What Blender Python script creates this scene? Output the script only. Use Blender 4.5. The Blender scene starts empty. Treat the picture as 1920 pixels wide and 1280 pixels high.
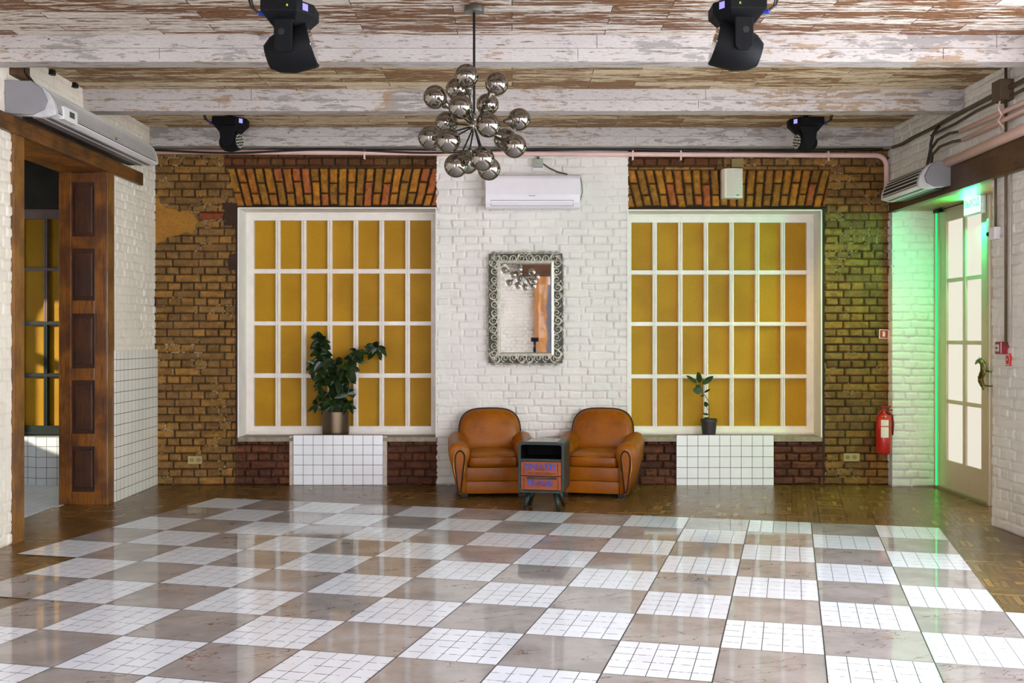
import bpy, bmesh, math, random
import numpy as np
from mathutils import Vector, Matrix, Euler
random.seed(7)
PI = math.pi
SC = bpy.context.scene
COL = SC.collection
# ------------------------------------------------------------------ camera
F, H0, EYE = 2030.0, 632.0, 1.4            # focal length in pixels, horizon row, eye height
cd = bpy.data.cameras.new('camera'); cam = bpy.data.objects.new('camera', cd); COL.objects.link(cam)
cam.location = (0, 0, EYE); cam.rotation_euler = (PI/2, 0, 0)
cd.sensor_width = 36; cd.lens = 36*F/1920; cd.shift_y = (H0-640)/1920; cd.clip_start = .05; cd.clip_end = 100
SC.camera = cam
# ------------------------------------------------------------------ world, exposure
w = bpy.data.worlds.new('world'); SC.world = w; w.use_nodes = True
w.node_tree.nodes['Background'].inputs[0].default_value = (.80, .90, 1, 1)
w.node_tree.nodes['Background'].inputs[1].default_value = 1.2
VS = SC.view_settings
VS.view_transform = 'Standard'; VS.look = 'None'; VS.exposure = 1.12; VS.gamma = 1; VS.use_curve_mapping = False
WINDOW_LIGHT = 8.8          # daylight through the frosted windows behind the camera
# sun reaching the side room through its arched window only
sd = bpy.data.lights.new('sun', 'SUN'); sd.energy = 3.0; sd.angle = .02; sd.color = (1, .9, .72)
so = bpy.data.objects.new('sun', sd); COL.objects.link(so)
so.rotation_euler = Vector((.75, .6, -.28)).to_track_quat('-Z', 'Y').to_euler()
# area lamps; the green pair stands for the exit sign's own glow
def area(name, loc, rot, sx, sy, e, col=(1, 1, 1)):
    l = bpy.data.lights.new(name, 'AREA'); l.shape = 'RECTANGLE'; l.size = sx; l.size_y = sy; l.energy = e; l.color = col
    o = bpy.data.objects.new(name, l); COL.objects.link(o); o.location = loc; o.rotation_euler = rot
    return o
area('exit_sign_light', (3.90, 9.22, 2.53), (0, math.radians(90), 0), .14, .28, 6, (.02, 1, .32))
area('exit_sign_downlight', (3.93, 9.22, 2.40), (0, math.radians(25), 0), .05, .28, 7, (.02, 1, .32))

sl = bpy.data.lights.new('stage_spot', 'SPOT'); sl.energy = 38; sl.color = (1, .74, .12); sl.spot_size = math.radians(95); sl.spot_blend = .9; sl.shadow_soft_size = .06
slo = bpy.data.objects.new('stage_spot', sl); COL.objects.link(slo); slo.location = (2.42, 9.35, 3.02)
slo.rotation_euler = (Vector((3.0, 9.8, 0))-Vector((2.42, 9.35, 3.02))).to_track_quat('-Z', 'Y').to_euler()
# ------------------------------------------------------------------ key planes of the room
YB = EYE*F/276.5                                # back wall
XL, XR = -3.385, 3.57                           # side walls
ZC, ZB = 3.36, 3.185                            # ceiling, underside of beams
YW = 10.60                                      # window sashes
def PX(px, Y): return (px-960)*Y/F
def PZ(py, Y): return EYE-(py-H0)*Y/F
def P(px, py, Y): return Vector((PX(px, Y), Y, PZ(py, Y)))
def YS(px, X): return X*F/(px-960)
def onx(px, py, X):
    Y = YS(px, X); return Vector((X, Y, PZ(py, Y)))

# ------------------------------------------------------------------ colour and materials
def lin(c):
    return tuple(((v/255)/12.92 if v/255 <= .04045 else ((v/255+.055)/1.055)**2.4) for v in c)
def A(r, g, b, k=1.35):
    return tuple(min(.88, v*k) for v in lin((r, g, b)))
class NT:
    def __init__(s, name):
        s.m = bpy.data.materials.new(name); s.m.use_nodes = True
        s.t = s.m.node_tree; s.b = s.t.nodes['Principled BSDF']; s.out = s.t.nodes['Material Output']
    def n(s, typ, **kw):
        nd = s.t.nodes.new(typ)
        for k, v in kw.items():
            if k.startswith('i_'):
                key = k[2:]; key = int(key) if key.isdigit() else key.replace('_', ' ')
                s.put(nd.inputs[key], v)
            else: setattr(nd, k, v)
        return nd
    def put(s, sock, v):
        if isinstance(v, bpy.types.NodeSocket): s.t.links.new(v, sock)
        elif isinstance(v, bpy.types.Node): s.t.links.new(v.outputs[0], sock)
        else:
            if sock.type == 'RGBA' and len(v) == 3: v = (*v, 1)
            sock.default_value = v
    def math(s, op, a, b=0.0, c=0.0):
        nd = s.t.nodes.new('ShaderNodeMath'); nd.operation = op
        s.put(nd.inputs[0], a); s.put(nd.inputs[1], b); s.put(nd.inputs[2], c)
        return nd.outputs[0]
    def mix(s, f, a, b, mode='MIX'):
        nd = s.t.nodes.new('ShaderNodeMix'); nd.data_type = 'RGBA'; nd.blend_type = mode
        s.put(nd.inputs[0], f); s.put(nd.inputs[6], a); s.put(nd.inputs[7], b)
        return nd.outputs[2]
    def noise(s, vec, scale=5, detail=4, rough=.5, **kw):
        nd = s.n('ShaderNodeTexNoise', i_Vector=vec, i_Scale=scale, i_Detail=detail, i_Roughness=rough, **kw)
        return nd.outputs[0]
    def ramp(s, f, stops, interp='LINEAR'):
        nd = s.t.nodes.new('ShaderNodeValToRGB'); nd.color_ramp.interpolation = interp
        e = nd.color_ramp.elements
        while len(e) < len(stops): e.new(.5)
        for k, (p, c) in enumerate(stops):
            e[k].position = p; c = (c, c, c) if isinstance(c, (int, float)) else c; e[k].color = (*c[:3], 1)
        s.put(nd.inputs[0], f); return nd.outputs[0]
    def step(s, f, lo, hi):
        nd = s.t.nodes.new('ShaderNodeMapRange'); nd.interpolation_type = 'SMOOTHSTEP'
        s.put(nd.inputs[0], f); nd.inputs[1].default_value = lo; nd.inputs[2].default_value = hi
        return nd.outputs[0]
    def vec(s, kind='Object', scale=(1, 1, 1), loc=(0, 0, 0), rot=(0, 0, 0)):
        if kind == 'World': src = s.t.nodes.new('ShaderNodeNewGeometry').outputs['Position']
        else: src = s.t.nodes.new('ShaderNodeTexCoord').outputs[kind]
        mp = s.t.nodes.new('ShaderNodeMapping'); s.t.links.new(src, mp.inputs[0])
        mp.inputs[1].default_value = loc; mp.inputs[2].default_value = rot; mp.inputs[3].default_value = scale
        return mp.outputs[0]
    def bump(s, h, strength=.5, dist=.01):
        nd = s.n('ShaderNodeBump', i_Height=h); nd.inputs['Strength'].default_value = strength; nd.inputs['Distance'].default_value = dist
        s.put(s.b.inputs['Normal'], nd.outputs[0]); return nd
    def set(s, **kw):
        for k, v in kw.items(): s.put(s.b.inputs[k.replace('_', ' ')], v)
        return s
MATS = {}
def simple(name, rgb, rough=.5, metal=0, var=.12, nscale=12, bump=0, bscale=60, coat=0, k=1.35, aniso=(1, 1, 1), spec=.5):
    if name in MATS: return MATS[name]
    s = NT(name); v = s.vec('World', scale=aniso); c = A(*rgb, k=k)
    n1 = s.noise(v, nscale, 5, .6)
    f = s.ramp(n1, [(.3, 1-var), (.7, 1+var)])
    s.set(Base_Color=s.mix(1.0, c, f, 'MULTIPLY'), Roughness=rough, Metallic=float(metal))
    s.b.inputs['Coat Weight'].default_value = coat; s.b.inputs['Specular IOR Level'].default_value = spec
    if bump: s.bump(s.noise(v, bscale, 3, .6), bump, .003)
    MATS[name] = s.m; return s.m
def emis(name, rgb, strength, k=1.0):
    if name in MATS: return MATS[name]
    s = NT(name); s.set(Base_Color=(.02, .02, .02)); s.put(s.b.inputs['Emission Color'], tuple(v*k for v in lin(rgb)))
    s.b.inputs['Emission Strength'].default_value = strength
    MATS[name] = s.m; return s.m

# ------------------------------------------------------------------ mesh builder
class MB:
    def __init__(s): s.v = []; s.f = []
    def add(s, vs, fs):
        o = len(s.v); s.v += [tuple(x) for x in vs]; s.f += [tuple(i+o for i in f) for f in fs]; return s
    def box(s, a, b, M=None, ch=0.0):
        x0, y0, z0 = (min(a[i], b[i]) for i in range(3)); x1, y1, z1 = (max(a[i], b[i]) for i in range(3))
        bm = bmesh.new()
        bmesh.ops.create_cube(bm, size=1, matrix=Matrix.Translation(((x0+x1)/2, (y0+y1)/2, (z0+z1)/2)) @ Matrix.Diagonal((x1-x0, y1-y0, z1-z0, 1)))
        if ch > 0:
            ch = min(ch, .45*min(x1-x0, y1-y0, z1-z0))
            bmesh.ops.bevel(bm, geom=bm.edges[:], offset=ch, segments=2, profile=.6, affect='EDGES')
        if M is not None: bmesh.ops.transform(bm, matrix=M, verts=bm.verts)
        s.add([v.co for v in bm.verts], [[v.index for v in f.verts] for f in bm.faces]); bm.free(); return s
    def tube(s, pts, r, n=8, cap=True):
        pts = [Vector(p) for p in pts]; m = len(pts)
        rs = list(r) if hasattr(r, '__len__') else [r]*m
        t0 = (pts[1]-pts[0]).normalized(); u = t0.orthogonal().normalized(); vs = []
        for i, p in enumerate(pts):
            t = (pts[min(i+1, m-1)]-pts[max(i-1, 0)]).normalized()
            u = (u-t*u.dot(t)); u = u.normalized() if u.length > 1e-6 else t.orthogonal().normalized(); w2 = t.cross(u)
            for k in range(n):
                a = 2*PI*k/n; vs.append(p+(u*math.cos(a)+w2*math.sin(a))*rs[i])
        fs = [[i*n+k, i*n+(k+1) % n, (i+1)*n+(k+1) % n, (i+1)*n+k] for i in range(m-1) for k in range(n)]
        if cap: fs += [list(range(n))[::-1], [(m-1)*n+k for k in range(n)]]
        return s.add(vs, fs)
    def cyl(s, a, b, r0, r1=None, n=20): return s.tube([a, b], [r0, r0 if r1 is None else r1], n)
    def lathe(s, prof, o=(0, 0, 0), n=28, M=None):
        vs = []; m = len(prof)
        for r, z in prof:
            for k in range(n):
                a = 2*PI*k/n; p = Vector((r*math.cos(a), r*math.sin(a), z))
                if M is not None: p = M @ p
                vs.append(p+Vector(o))
        fs = [[i*n+k, i*n+(k+1) % n, (i+1)*n+(k+1) % n, (i+1)*n+k] for i in range(m-1) for k in range(n)]
        if prof[0][0] > 1e-5: fs.append(list(range(n))[::-1])
        if prof[-1][0] > 1e-5: fs.append([(m-1)*n+k for k in range(n)])
        return s.add(vs, fs)
    def ball(s, c, r, n=24, sc=(1, 1, 1)):
        return s.lathe([(r*math.sin(PI*i/(n//2))*1.0, -r*math.cos(PI*i/(n//2))) for i in range(n//2+1)], c, n, Matrix.Diagonal((*sc, 1)))
    def prism(s, poly, axis, a, b, M=None):          # poly in the two other axes, extruded along axis from a to b
        def mk(p, t):
            q = [p[0], p[1]]; q.insert(axis, t); q = Vector(q); return M @ q if M is not None else q
        n = len(poly); vs = [mk(p, a) for p in poly]+[mk(p, b) for p in poly]
        fs = [list(range(n))[::-1], [n+i for i in range(n)]]+[[i, (i+1) % n, n+(i+1) % n, n+i] for i in range(n)]
        return s.add(vs, fs)
    def loft(s, rings, closed=True, cap=True):
        n = len(rings[0]); vs = [p for r in rings for p in r]; m = len(rings)
        kk = n if closed else n-1
        fs = [[i*n+k, i*n+(k+1) % n, (i+1)*n+(k+1) % n, (i+1)*n+k] for i in range(m-1) for k in range(kk)]
        if cap and closed: fs += [list(range(n))[::-1], [(m-1)*n+k for k in range(n)]]
        return s.add(vs, fs)
    def build(s, name, mat, parent=None, smooth=False, local=False, bevel=0, subsurf=0, fix=True, auto=None):
        me = bpy.data.meshes.new(name); vs = s.v
        if parent is not None and not local:
            inv = parent.matrix_basis.inverted()
            if parent.parent is not None: inv = inv @ parent.parent.matrix_basis.inverted()
            vs = [tuple(inv @ Vector(v)) for v in vs]
        me.from_pydata(vs, [], s.f)
        if fix:
            bm = bmesh.new(); bm.from_mesh(me); bmesh.ops.remove_doubles(bm, verts=bm.verts, dist=1e-5)
            bmesh.ops.recalc_face_normals(bm, faces=bm.faces); bm.to_mesh(me); bm.free()
        if smooth or auto: me.polygons.foreach_set('use_smooth', [True]*len(me.polygons))
        if auto: me.set_sharp_from_angle(angle=math.radians(auto))
        me.materials.append(mat); me.update()
        o = bpy.data.objects.new(name, me); COL.objects.link(o)
        if parent is not None: o.parent = parent
        if bevel:
            b = o.modifiers.new('bevel', 'BEVEL'); b.width = bevel; b.segments = 2; b.limit_method = 'ANGLE'
        if subsurf:
            b = o.modifiers.new('sub', 'SUBSURF'); b.levels = subsurf; b.render_levels = subsurf
        return o
def tag(o, label, cat, group=None, kind=None):
    o['label'] = label; o['category'] = cat
    if group: o['group'] = group
    if kind: o['kind'] = kind
    return o
def struct(o): o['kind'] = 'structure'; return o
def thing(name, label, cat, loc=(0, 0, 0), rz=0, group=None, kind=None):
    o = bpy.data.objects.new(name, None); COL.objects.link(o); o.empty_display_size = .1
    o.matrix_basis = Matrix.Translation(loc) @ Matrix.Rotation(rz, 4, 'Z')
    return tag(o, label, cat, group, kind)
def text(s, size, mat, parent, M, name='lettering', extrude=.0006, sx=1.0, bold=0.0):
    cu = bpy.data.curves.new('t', 'FONT'); cu.body = s; cu.size = size; cu.extrude = extrude; cu.align_x = 'CENTER'; cu.align_y = 'CENTER'; cu.offset = bold
    t = bpy.data.objects.new('t', cu); COL.objects.link(t)
    dg = bpy.context.evaluated_depsgraph_get(); me = bpy.data.meshes.new_from_object(t.evaluated_get(dg))
    bpy.data.objects.remove(t); me.name = name; me.transform(M @ Matrix.Diagonal((sx, 1, 1, 1)))
    me.materials.clear(); me.materials.append(mat)
    o = bpy.data.objects.new(name, me); COL.objects.link(o); o.parent = parent
    return o

# ------------------------------------------------------------------ brick relief (real geometry from a height function)
def fr(x): return x-np.floor(x)
def hsh(a, b, k=0.0): return fr(np.sin(a*127.1+b*311.7+k*74.7)*43758.5453)
def vnoise(x, y, k=0.0):
    xi, yi = np.floor(x), np.floor(y); fx, fy = x-xi, y-yi
    fx = fx*fx*(3-2*fx); fy = fy*fy*(3-2*fy)
    return (hsh(xi, yi, k)*(1-fx)+hsh(xi+1, yi, k)*fx)*(1-fy)+(hsh(xi, yi+1, k)*(1-fx)+hsh(xi+1, yi+1, k)*fx)*fy
def fbm(x, y, k=0.0, o=3):
    r = 0; a = .5
    for i in range(o): r = r+a*vnoise(x*2**i, y*2**i, k+i*3.3); a *= .5
    return r/(1-.5**o)
def sst(x, a, b):
    t = np.clip((x-a)/(b-a), 0, 1); return t*t*(3-2*t)
ROWH = .0739
def courses(u, v, warp=.006, seed=0.0, rowh=ROWH, bl=.245):
    u = u+warp*(fbm(u*7, v*9, seed+1)-.5)*2; v = v+warp*.8*(fbm(u*5, v*8, seed+2)-.5)*2
    row = np.floor(v/rowh); hd = np.mod(row, 2) > .5
    L = np.where(hd, bl/2, bl); off = np.where(hd, .0, .06)+.03*hsh(row, 0*row, seed)
    q = (u+off)/L; c = np.floor(q); fu = (q-c)*L; fv = v-row*rowh
    j = .006*hsh(row, c, seed+5)
    d = np.minimum(np.minimum(fu-j, L-fu), np.minimum(fv, rowh-fv))
    return row, c, d, fu-L/2, fv-rowh/2
def lcol(*cs): return np.array([A(c[0]*1.0, c[1]*.96, c[2]*.74, k=1.5) for c in cs])
PAL_BROWN = lcol((110, 84, 52), (98, 74, 48), (122, 90, 52), (90, 66, 44), (104, 82, 56), (128, 94, 50), (80, 60, 42))
PAL_RED = lcol((74, 42, 36), (64, 36, 32), (84, 48, 38), (54, 32, 28), (90, 54, 40))
PAL_ARCH = lcol((142, 96, 30), (138, 88, 34), (128, 92, 34), (150, 100, 32), (120, 84, 30), (140, 80, 44), (134, 92, 28))
PAL_DRED = lcol((82, 44, 24), (74, 50, 28), (66, 34, 20), (90, 50, 26), (78, 62, 34))
WHITE = np.array(A(203, 198, 190)); MORT = np.array(A(70, 52, 32)); LIGHTMORT = np.array(A(140, 124, 92))
def pick(pal, r): return pal[np.minimum((r*len(pal)).astype(int), len(pal)-1)]
def st_white(u, v, seed=0.0, thick=1.0):
    row, c, d, lu, lv = courses(u, v, .015, seed)
    blur = sst(fbm(u*1.7, v*1.9, seed+8), .30, .60)                   # places where thick paint drowns the joints
    e = sst(d+.007*(fbm(u*16, v*16, seed+41)-.5), -.001, .013)
    h = (-.021+.021*e)*(0.20+.80*blur)+(hsh(row, c, seed+3)-.5)*.011*blur+(hsh(row, c, 4)-.5)*lv*.06+(hsh(row, c, 6)-.5)*lu*.02
    h = h+(fbm(u*14, v*18, seed+4)-.5)*.012+(fbm(u*45, v*45, seed+6, 2)-.5)*.0010
    col = WHITE[None]*(1-.07*(fbm(u*5, v*5, seed+12)-.5)[:, None]*2)*(1-.10*(1-e)[:, None]*(fbm(u*9, v*9, seed+3) > .5)[:, None])
    return h*thick, col
def st_brick(u, v, pal, seed=0.0, rough=1.0, warp=.005, light=.35):
    row, c, d, lu, lv = courses(u, v, warp, seed)
    e = sst(d+.004*(fbm(u*40, v*40, seed+41)-.5), .001, .012)
    dp = .010+.014*sst(fbm(u*3.1, v*3.7, seed+44), .35, .6); h = -dp+dp*e+(hsh(row, c, seed+3)-.5)*.007*rough+(hsh(row, c, 4)-.5)*lv*.12*rough+(fbm(u*30, v*34, seed+4)-.5)*.006*rough
    col = pick(pal, hsh(row, c, seed+9))*.50+pal.mean(0)[None]*.50; col = col*(.62+.76*fbm(u*26, v*30, seed+2))[:, None]
    col = col*(.80+.40*(fbm(u*90, v*90, seed+21, 2)))[:, None]; sm = sst(fbm(u*9, v*14, seed+31), .60, .72)*.5
    col = col*(1-sm[:, None])+pal.mean(0)[None]*np.array([.55, .50, .48])[None]*sm[:, None]
    big = fbm(u*1.3, v*1.1, seed+7); col = col*(.78+.44*big)[:, None]
    lm = (fbm(u*5, v*5.5, seed+15) > 1-light) & (fbm(u*55, v*55, seed+1) > .52)
    m = np.where(lm[:, None], LIGHTMORT[None], MORT[None]*.52)
    col = m*(1-sst(d, .0025, .007))[:, None]+col*sst(d, .0025, .007)[:, None]
    return h, col
def st_arch(u, v, uc, v0, v1, D=3.3, pitch=.080, seed=0.0):
    vm = (v-v0)/(v1-v0); up = (u-uc)*D/(D+(v-v0)); up = up+.012*(fbm(u*6, v*5, seed)-.5)
    c = np.floor(up/pitch); fu = up-c*pitch; jt = np.where(np.mod(c, 2) > .5, .62, .33)+.05*(hsh(c, 0*c, seed)-.5)
    low = vm < jt; dj = np.abs(vm-jt)*(v1-v0)-.004
    d = np.minimum(np.minimum(fu, pitch-fu)-.0065+.008*(fbm(u*30, v*30, 17)-.5), np.minimum(dj, np.minimum(v1-.006-.03*hsh(c, 0*c, 8)*(1-vm)-v, v-v0-.02*hsh(c, 0*c, 5))))
    e = sst(d, 0, .009); h = -.02+.022*e+(hsh(c, low*1.0, 3)-.5)*.008+(fbm(u*35, v*35, 4)-.5)*.008
    col = pick(PAL_ARCH, hsh(c, low*1.0, seed+2))*.88*(.45+1.05*fbm(u*28, v*25, 7))[:, None]
    dark = np.array(A(34, 22, 12)); k = sst(d, 0, .005)[:, None]
    return h, dark[None]*(1-k)+col*k
def st_flat(u, v, rgb, amp=.004, var=.25, k=0.0):
    return (fbm(u*18, v*18, k)-.5)*amp, np.array(A(*rgb))[None]*(1-var+2*var*fbm(u*12, v*12, k+3))[:, None]
def relief(name, org, du, dv, nr, U, V, res, fn, holes=(), mat=None, parent=None):
    nu, nv = max(2, int(U/res)+1), max(2, int(V/res)+1)
    uu, vv = np.meshgrid(np.linspace(0, U, nu), np.linspace(0, V, nv)); u, v = uu.ravel(), vv.ravel()
    h, col = fn(u, v)
    co = np.array(org)[None]+u[:, None]*np.array(du)[None]+v[:, None]*np.array(dv)[None]+h[:, None]*np.array(nr)[None]
    i = np.arange(nu-1)[None]+np.arange(nv-1)[:, None]*nu
    q = np.stack([i, i+1, i+1+nu, i+nu], -1).reshape(-1, 4)
    cu, cv = u[q].mean(1), v[q].mean(1); keep = np.ones(len(q), bool)
    for a, b, c, d in holes: keep &= ~((cu > a) & (cu < b) & (cv > c) & (cv < d))
    q = q[keep]
    if np.dot(np.cross(du, dv), nr) < 0: q = q[:, ::-1]
    me = bpy.data.meshes.new(name); me.vertices.add(len(co)); me.vertices.foreach_set('co', co.astype(np.float32).ravel())
    me.loops.add(q.size); me.loops.foreach_set('vertex_index', q.astype(np.int32).ravel())
    me.polygons.add(len(q)); me.polygons.foreach_set('loop_start', np.arange(0, q.size, 4, dtype=np.int32))
    me.update(calc_edges=True); me.polygons.foreach_set('use_smooth', np.ones(len(q), bool))
    at = me.color_attributes.new('surface', 'FLOAT_COLOR', 'POINT')
    at.data.foreach_set('color', np.concatenate([col, np.ones((len(col), 1))], 1).astype(np.float32).ravel())
    me.materials.append(mat); o = bpy.data.objects.new(name, me); COL.objects.link(o)
    if parent: o.parent = parent
    return struct(o) if not parent else o
def brick_mat(name, rough, grain, coat=0, bs=.35):
    s = NT(name); a = s.n('ShaderNodeAttribute', attribute_name='surface').outputs['Color']
    v = s.vec('World'); f = s.ramp(s.noise(v, 90, 4, .65), [(.25, 1-grain), (.75, 1+grain)])
    wm = s.step(s.n('ShaderNodeSeparateColor', i_0=a).outputs[2], .30, .42)      # painted white parts are smoother
    f = s.mix(wm, f, (1, 1, 1))
    s.set(Base_Color=s.mix(1.0, a, f, 'MULTIPLY'), Roughness=rough); s.b.inputs['Coat Weight'].default_value = coat
    s.b.inputs['Specular IOR Level'].default_value = .22
    s.bump(s.math('MULTIPLY', s.noise(v, 130, 4, .7), s.math('SUBTRACT', 1.0, s.math('MULTIPLY', wm, .88))), bs, .004); return s.m
M_BRICK = brick_mat('brickwork', .62, .34); M_WBRICK = brick_mat('painted_brickwork', .5, .03, bs=.07)
# ================================================================== SETTING
# ---- back wall
UB0 = XL; UBW = (XR+.42)-XL
def backfn(u, v):
    X = UB0+u; px = 960+X*F/YB; py = H0-(v-EYE)*F/YB
    jx = (fbm(px*.12, py*.22, 31)-.5)*5
    h, col = st_brick(u, v, PAL_BROWN, 2.0, light=.36)
    def put(mask, r):
        nonlocal h, col
        h = np.where(mask, r[0], h); col = np.where(mask[:, None], r[1], col)
    def sub(mask, fn):
        nonlocal h, col
        if mask.any():
            a, b = fn(u[mask], v[mask]); h = h.copy(); col = col.copy(); h[mask] = a; col[mask] = b
    sub((py < 314+jx*.4) & (px > 420) & (px < 1345), lambda a, b: st_brick(a, b, PAL_DRED, 3.0, light=.12))
    # old ochre plaster on the left
    edge = np.interp(py, [360, 366, 378, 388, 396, 402, 428, 440, 446, 456, 470], [288, 299, 304, 316, 352, 362, 360, 346, 318, 300, 288])
    jz = (fbm(u*9, v*9, 77)-.5)*42+(fbm(u*40, v*40, 78)-.5)*9
    sub((px < edge+jz) & (py > 362) & (py < 462), lambda a, b: (lambda r: (r[0]+.004, r[1]))(st_flat(a, b, (134, 92, 32), .003, .16)))
    sub((px > 374+jx) & (px < 418+jx) & (py > 396) & (py < 410+jx), lambda a, b: st_brick(a, b, lcol((112, 54, 32), (98, 50, 32)), 2.0, light=.1))
    # dark cement around the window heads and jambs
    blob = (px > 418+jx*2.4) & (px < 448) & (py > 380+jx) & (py < 424+jx*2)
    blob |= (px > 428+jx*2) & (px < 448) & (py > 474+jx) & (py < 506+jx)
    band = ((py > 383+jx*.5) & (py < 396) & (px > 440) & (px < 1178)) | ((py > 384+jx*.5) & (py < 398) & (px > 1170) & (px < 1552))
    jamb = ((px > 441+jx*.5) & (px < 449) & (py > 380) & (py < 910)) | ((px > 1538) & (px < 1547+jx*.9) & (py > 380) & (py < 910))
    sub(blob | band | jamb, lambda a, b: st_flat(a, b, (50, 34, 22), .010, .35))
    uL, uR = PX(633, YB)-UB0, PX(1366, YB)-UB0
    vt, vb = PZ(314, YB), PZ(386, YB); sl = (py-314)/72
    sub((px > 427+17*sl) & (px < 830) & (py > 314) & (py < 386), lambda a, b: st_arch(a, b, uL, vb, vt, seed=1))
    sub((px > 1170) & (px < 1558-11*sl) & (py > 317) & (py < 388), lambda a, b: st_arch(a, b, uR, PZ(388, YB), PZ(317, YB), seed=4))
    # red rough brick under the sills
    sub((py > 819) & (px > 443) & (px < 1543) & ~((px > 820) & (px < 1178)), lambda a, b: (lambda r: (r[0]*1.3-.006, r[1]))(st_brick(a, b, PAL_RED, 6.0, 1.8, .010, light=.07)))
    sub((py > 812) & (py < 828+jx*.6) & (px > 443) & (px < 1543) & ~((px > 820) & (px < 1178)), lambda a, b: st_flat(a, b, (74, 62, 46), .012, .3))
    wj = jx*.9
    sub((px > 819+wj) & (px < 1178+wj*.8), lambda a, b: st_white(a, b, 3.0))
    return h, col
wins = [(447, 818, 390, 819), (1177, 1540, 394, 819)]
holes = [(PX(a, YB)-UB0, PX(b, YB)-UB0, PZ(d, YB), PZ(c, YB)) for a, b, c, d in wins]
relief('wall_back', (UB0, YB, 0), (1, 0, 0), (0, 0, 1), (0, -1, 0), UBW, ZC+.02, .0062, backfn, holes, M_BRICK)

# ---- white brick side walls (relief where the camera sees them)
YN = 6.6
def rel_white(name, org, du, dv, nr, U, V, res=.0085, seed=5.0, holes=()):
    return relief(name, org, du, dv, nr, U, V, res, (lambda u, v: st_white(u, v, seed, .75)) if name != 'wall_left' else (lambda u, v: (lambda r: (r[0]*.62, r[1]*np.array([1.03, .98, .90])[None]))(st_white(u, v, seed))), holes, M_WBRICK)
OL0, OL1, OLZ = 7.40, 9.13, 2.79          # left opening
rel_white('wall_left', (XL, YN, 0), (0, 1, 0), (0, 0, 1), (1, 0, 0), YB-YN, ZC, .0085, 5.0,
          [(OL0-YN, OL1-YN, -1, OLZ)])
OR0, OR1, ORZ = 8.06, 10.15, 2.58         # right opening
rel_white('wall_right', (XR, YN, 0), (0, 1, 0), (0, 0, 1), (-1, 0, 0), YB-YN, ZC, .0085, 9.0,
          [(OR0-YN, OR1-YN, -1, ORZ)])
rel_white('wall_right', (XR-.005, OR1, 0), (1, 0, 0), (0, 0, 1), (0, -1, 0), .47, ORZ+.03, .0075, 12.0)
XD = 3.985
M_PLWHITE = simple('white_wall_paint', (196, 190, 182), .6, var=.05)
M_CREAM = simple('cream_plaster', (190, 182, 160), .7, var=.08, bump=.3, bscale=20)
def sbox(name, a, b, m, **k): return struct(MB().box(a, b).build(name, m, **k))
# returns of the openings
sbox('wall_right', (XR+.01, OR0-.30, 0), (XD+.3, OR0, ORZ+.3), M_PLWHITE)
# plain walls nearer than the frame: daylight windows in the right wall and the rear wall
YR = -3.3
def wall_plain(name, x, thick, y0, y1, wy, z0, z1):
    m = MB(); xs = (x, x+thick); ys = sorted([y0, y1]+[q for p in wy for q in p])
    m.box((xs[0], y0, 0), (xs[1], y1, z0)); m.box((xs[0], y0, z1), (xs[1], y1, ZC))
    segs = [y0]+[q for p in wy for q in p]+[y1]
    for k in range(0, len(segs), 2): m.box((xs[0], segs[k], z0), (xs[1], segs[k+1], z1))
    return struct(m.build(name, M_PLWHITE))
RW = [(-2.6, -1.0), (.7, 2.3), (2.9, 4.5), (4.95, 6.55)]
wall_plain('wall_right', XR, .3, YR, YN+.01, RW, .95, 3.05)
struct(MB().box((XL-.3, YR, 0), (XL, YN+.01, ZC)).build('wall_left', M_PLWHITE))
M_DAY = emis('daylight_frosted_glass', (235, 239, 252), WINDOW_LIGHT)
M_DAYR = emis('rear_daylight_frosted_glass', (235, 239, 252), 11.5)
M_WFRAME = simple('white_window_paint', (208, 200, 188), .45, var=.07, nscale=9, coat=.1)
nwin = 3
def day_window(a, b, axis):
    global nwin; nwin += 1
    r = thing(f'window_{nwin}', 'tall white window with frosted panes behind the camera', 'window', tuple((Vector(a)+Vector(b))/2), kind='structure')
    f = MB(); d = Vector(b)-Vector(a); n = 3; k = 1 if axis == 0 else 0
    for i in range(n+1):
        p = Vector(a); p[k] += d[k]*i/n; q = p.copy(); q.z = b[2]
        f.box((p.x-.03, p.y-.03, p.z), (q.x+.03, q.y+.03, q.z))
    for j in range(5):
        z = a[2]+(b[2]-a[2])*j/4; f.box((a[0]-.03, a[1]-.03, z-.03), (b[0]+.03, b[1]+.03, z+.03))
    f.build('window_frame', M_WFRAME, r)
    g = MB(); dm = M_DAY if axis == 0 else M_DAYR; g.box((a[0]-(.004 if axis == 0 else 0), a[1]-(.004 if axis else 0), a[2]), (b[0]+(.004 if axis == 0 else 0), b[1]+(.004 if axis else 0), b[2]))
    g.build('window_pane', dm, r)
for y0, y1 in RW: day_window((XR+.12, y0, .95), (XR+.12, y1, 3.05), 0)
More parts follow.
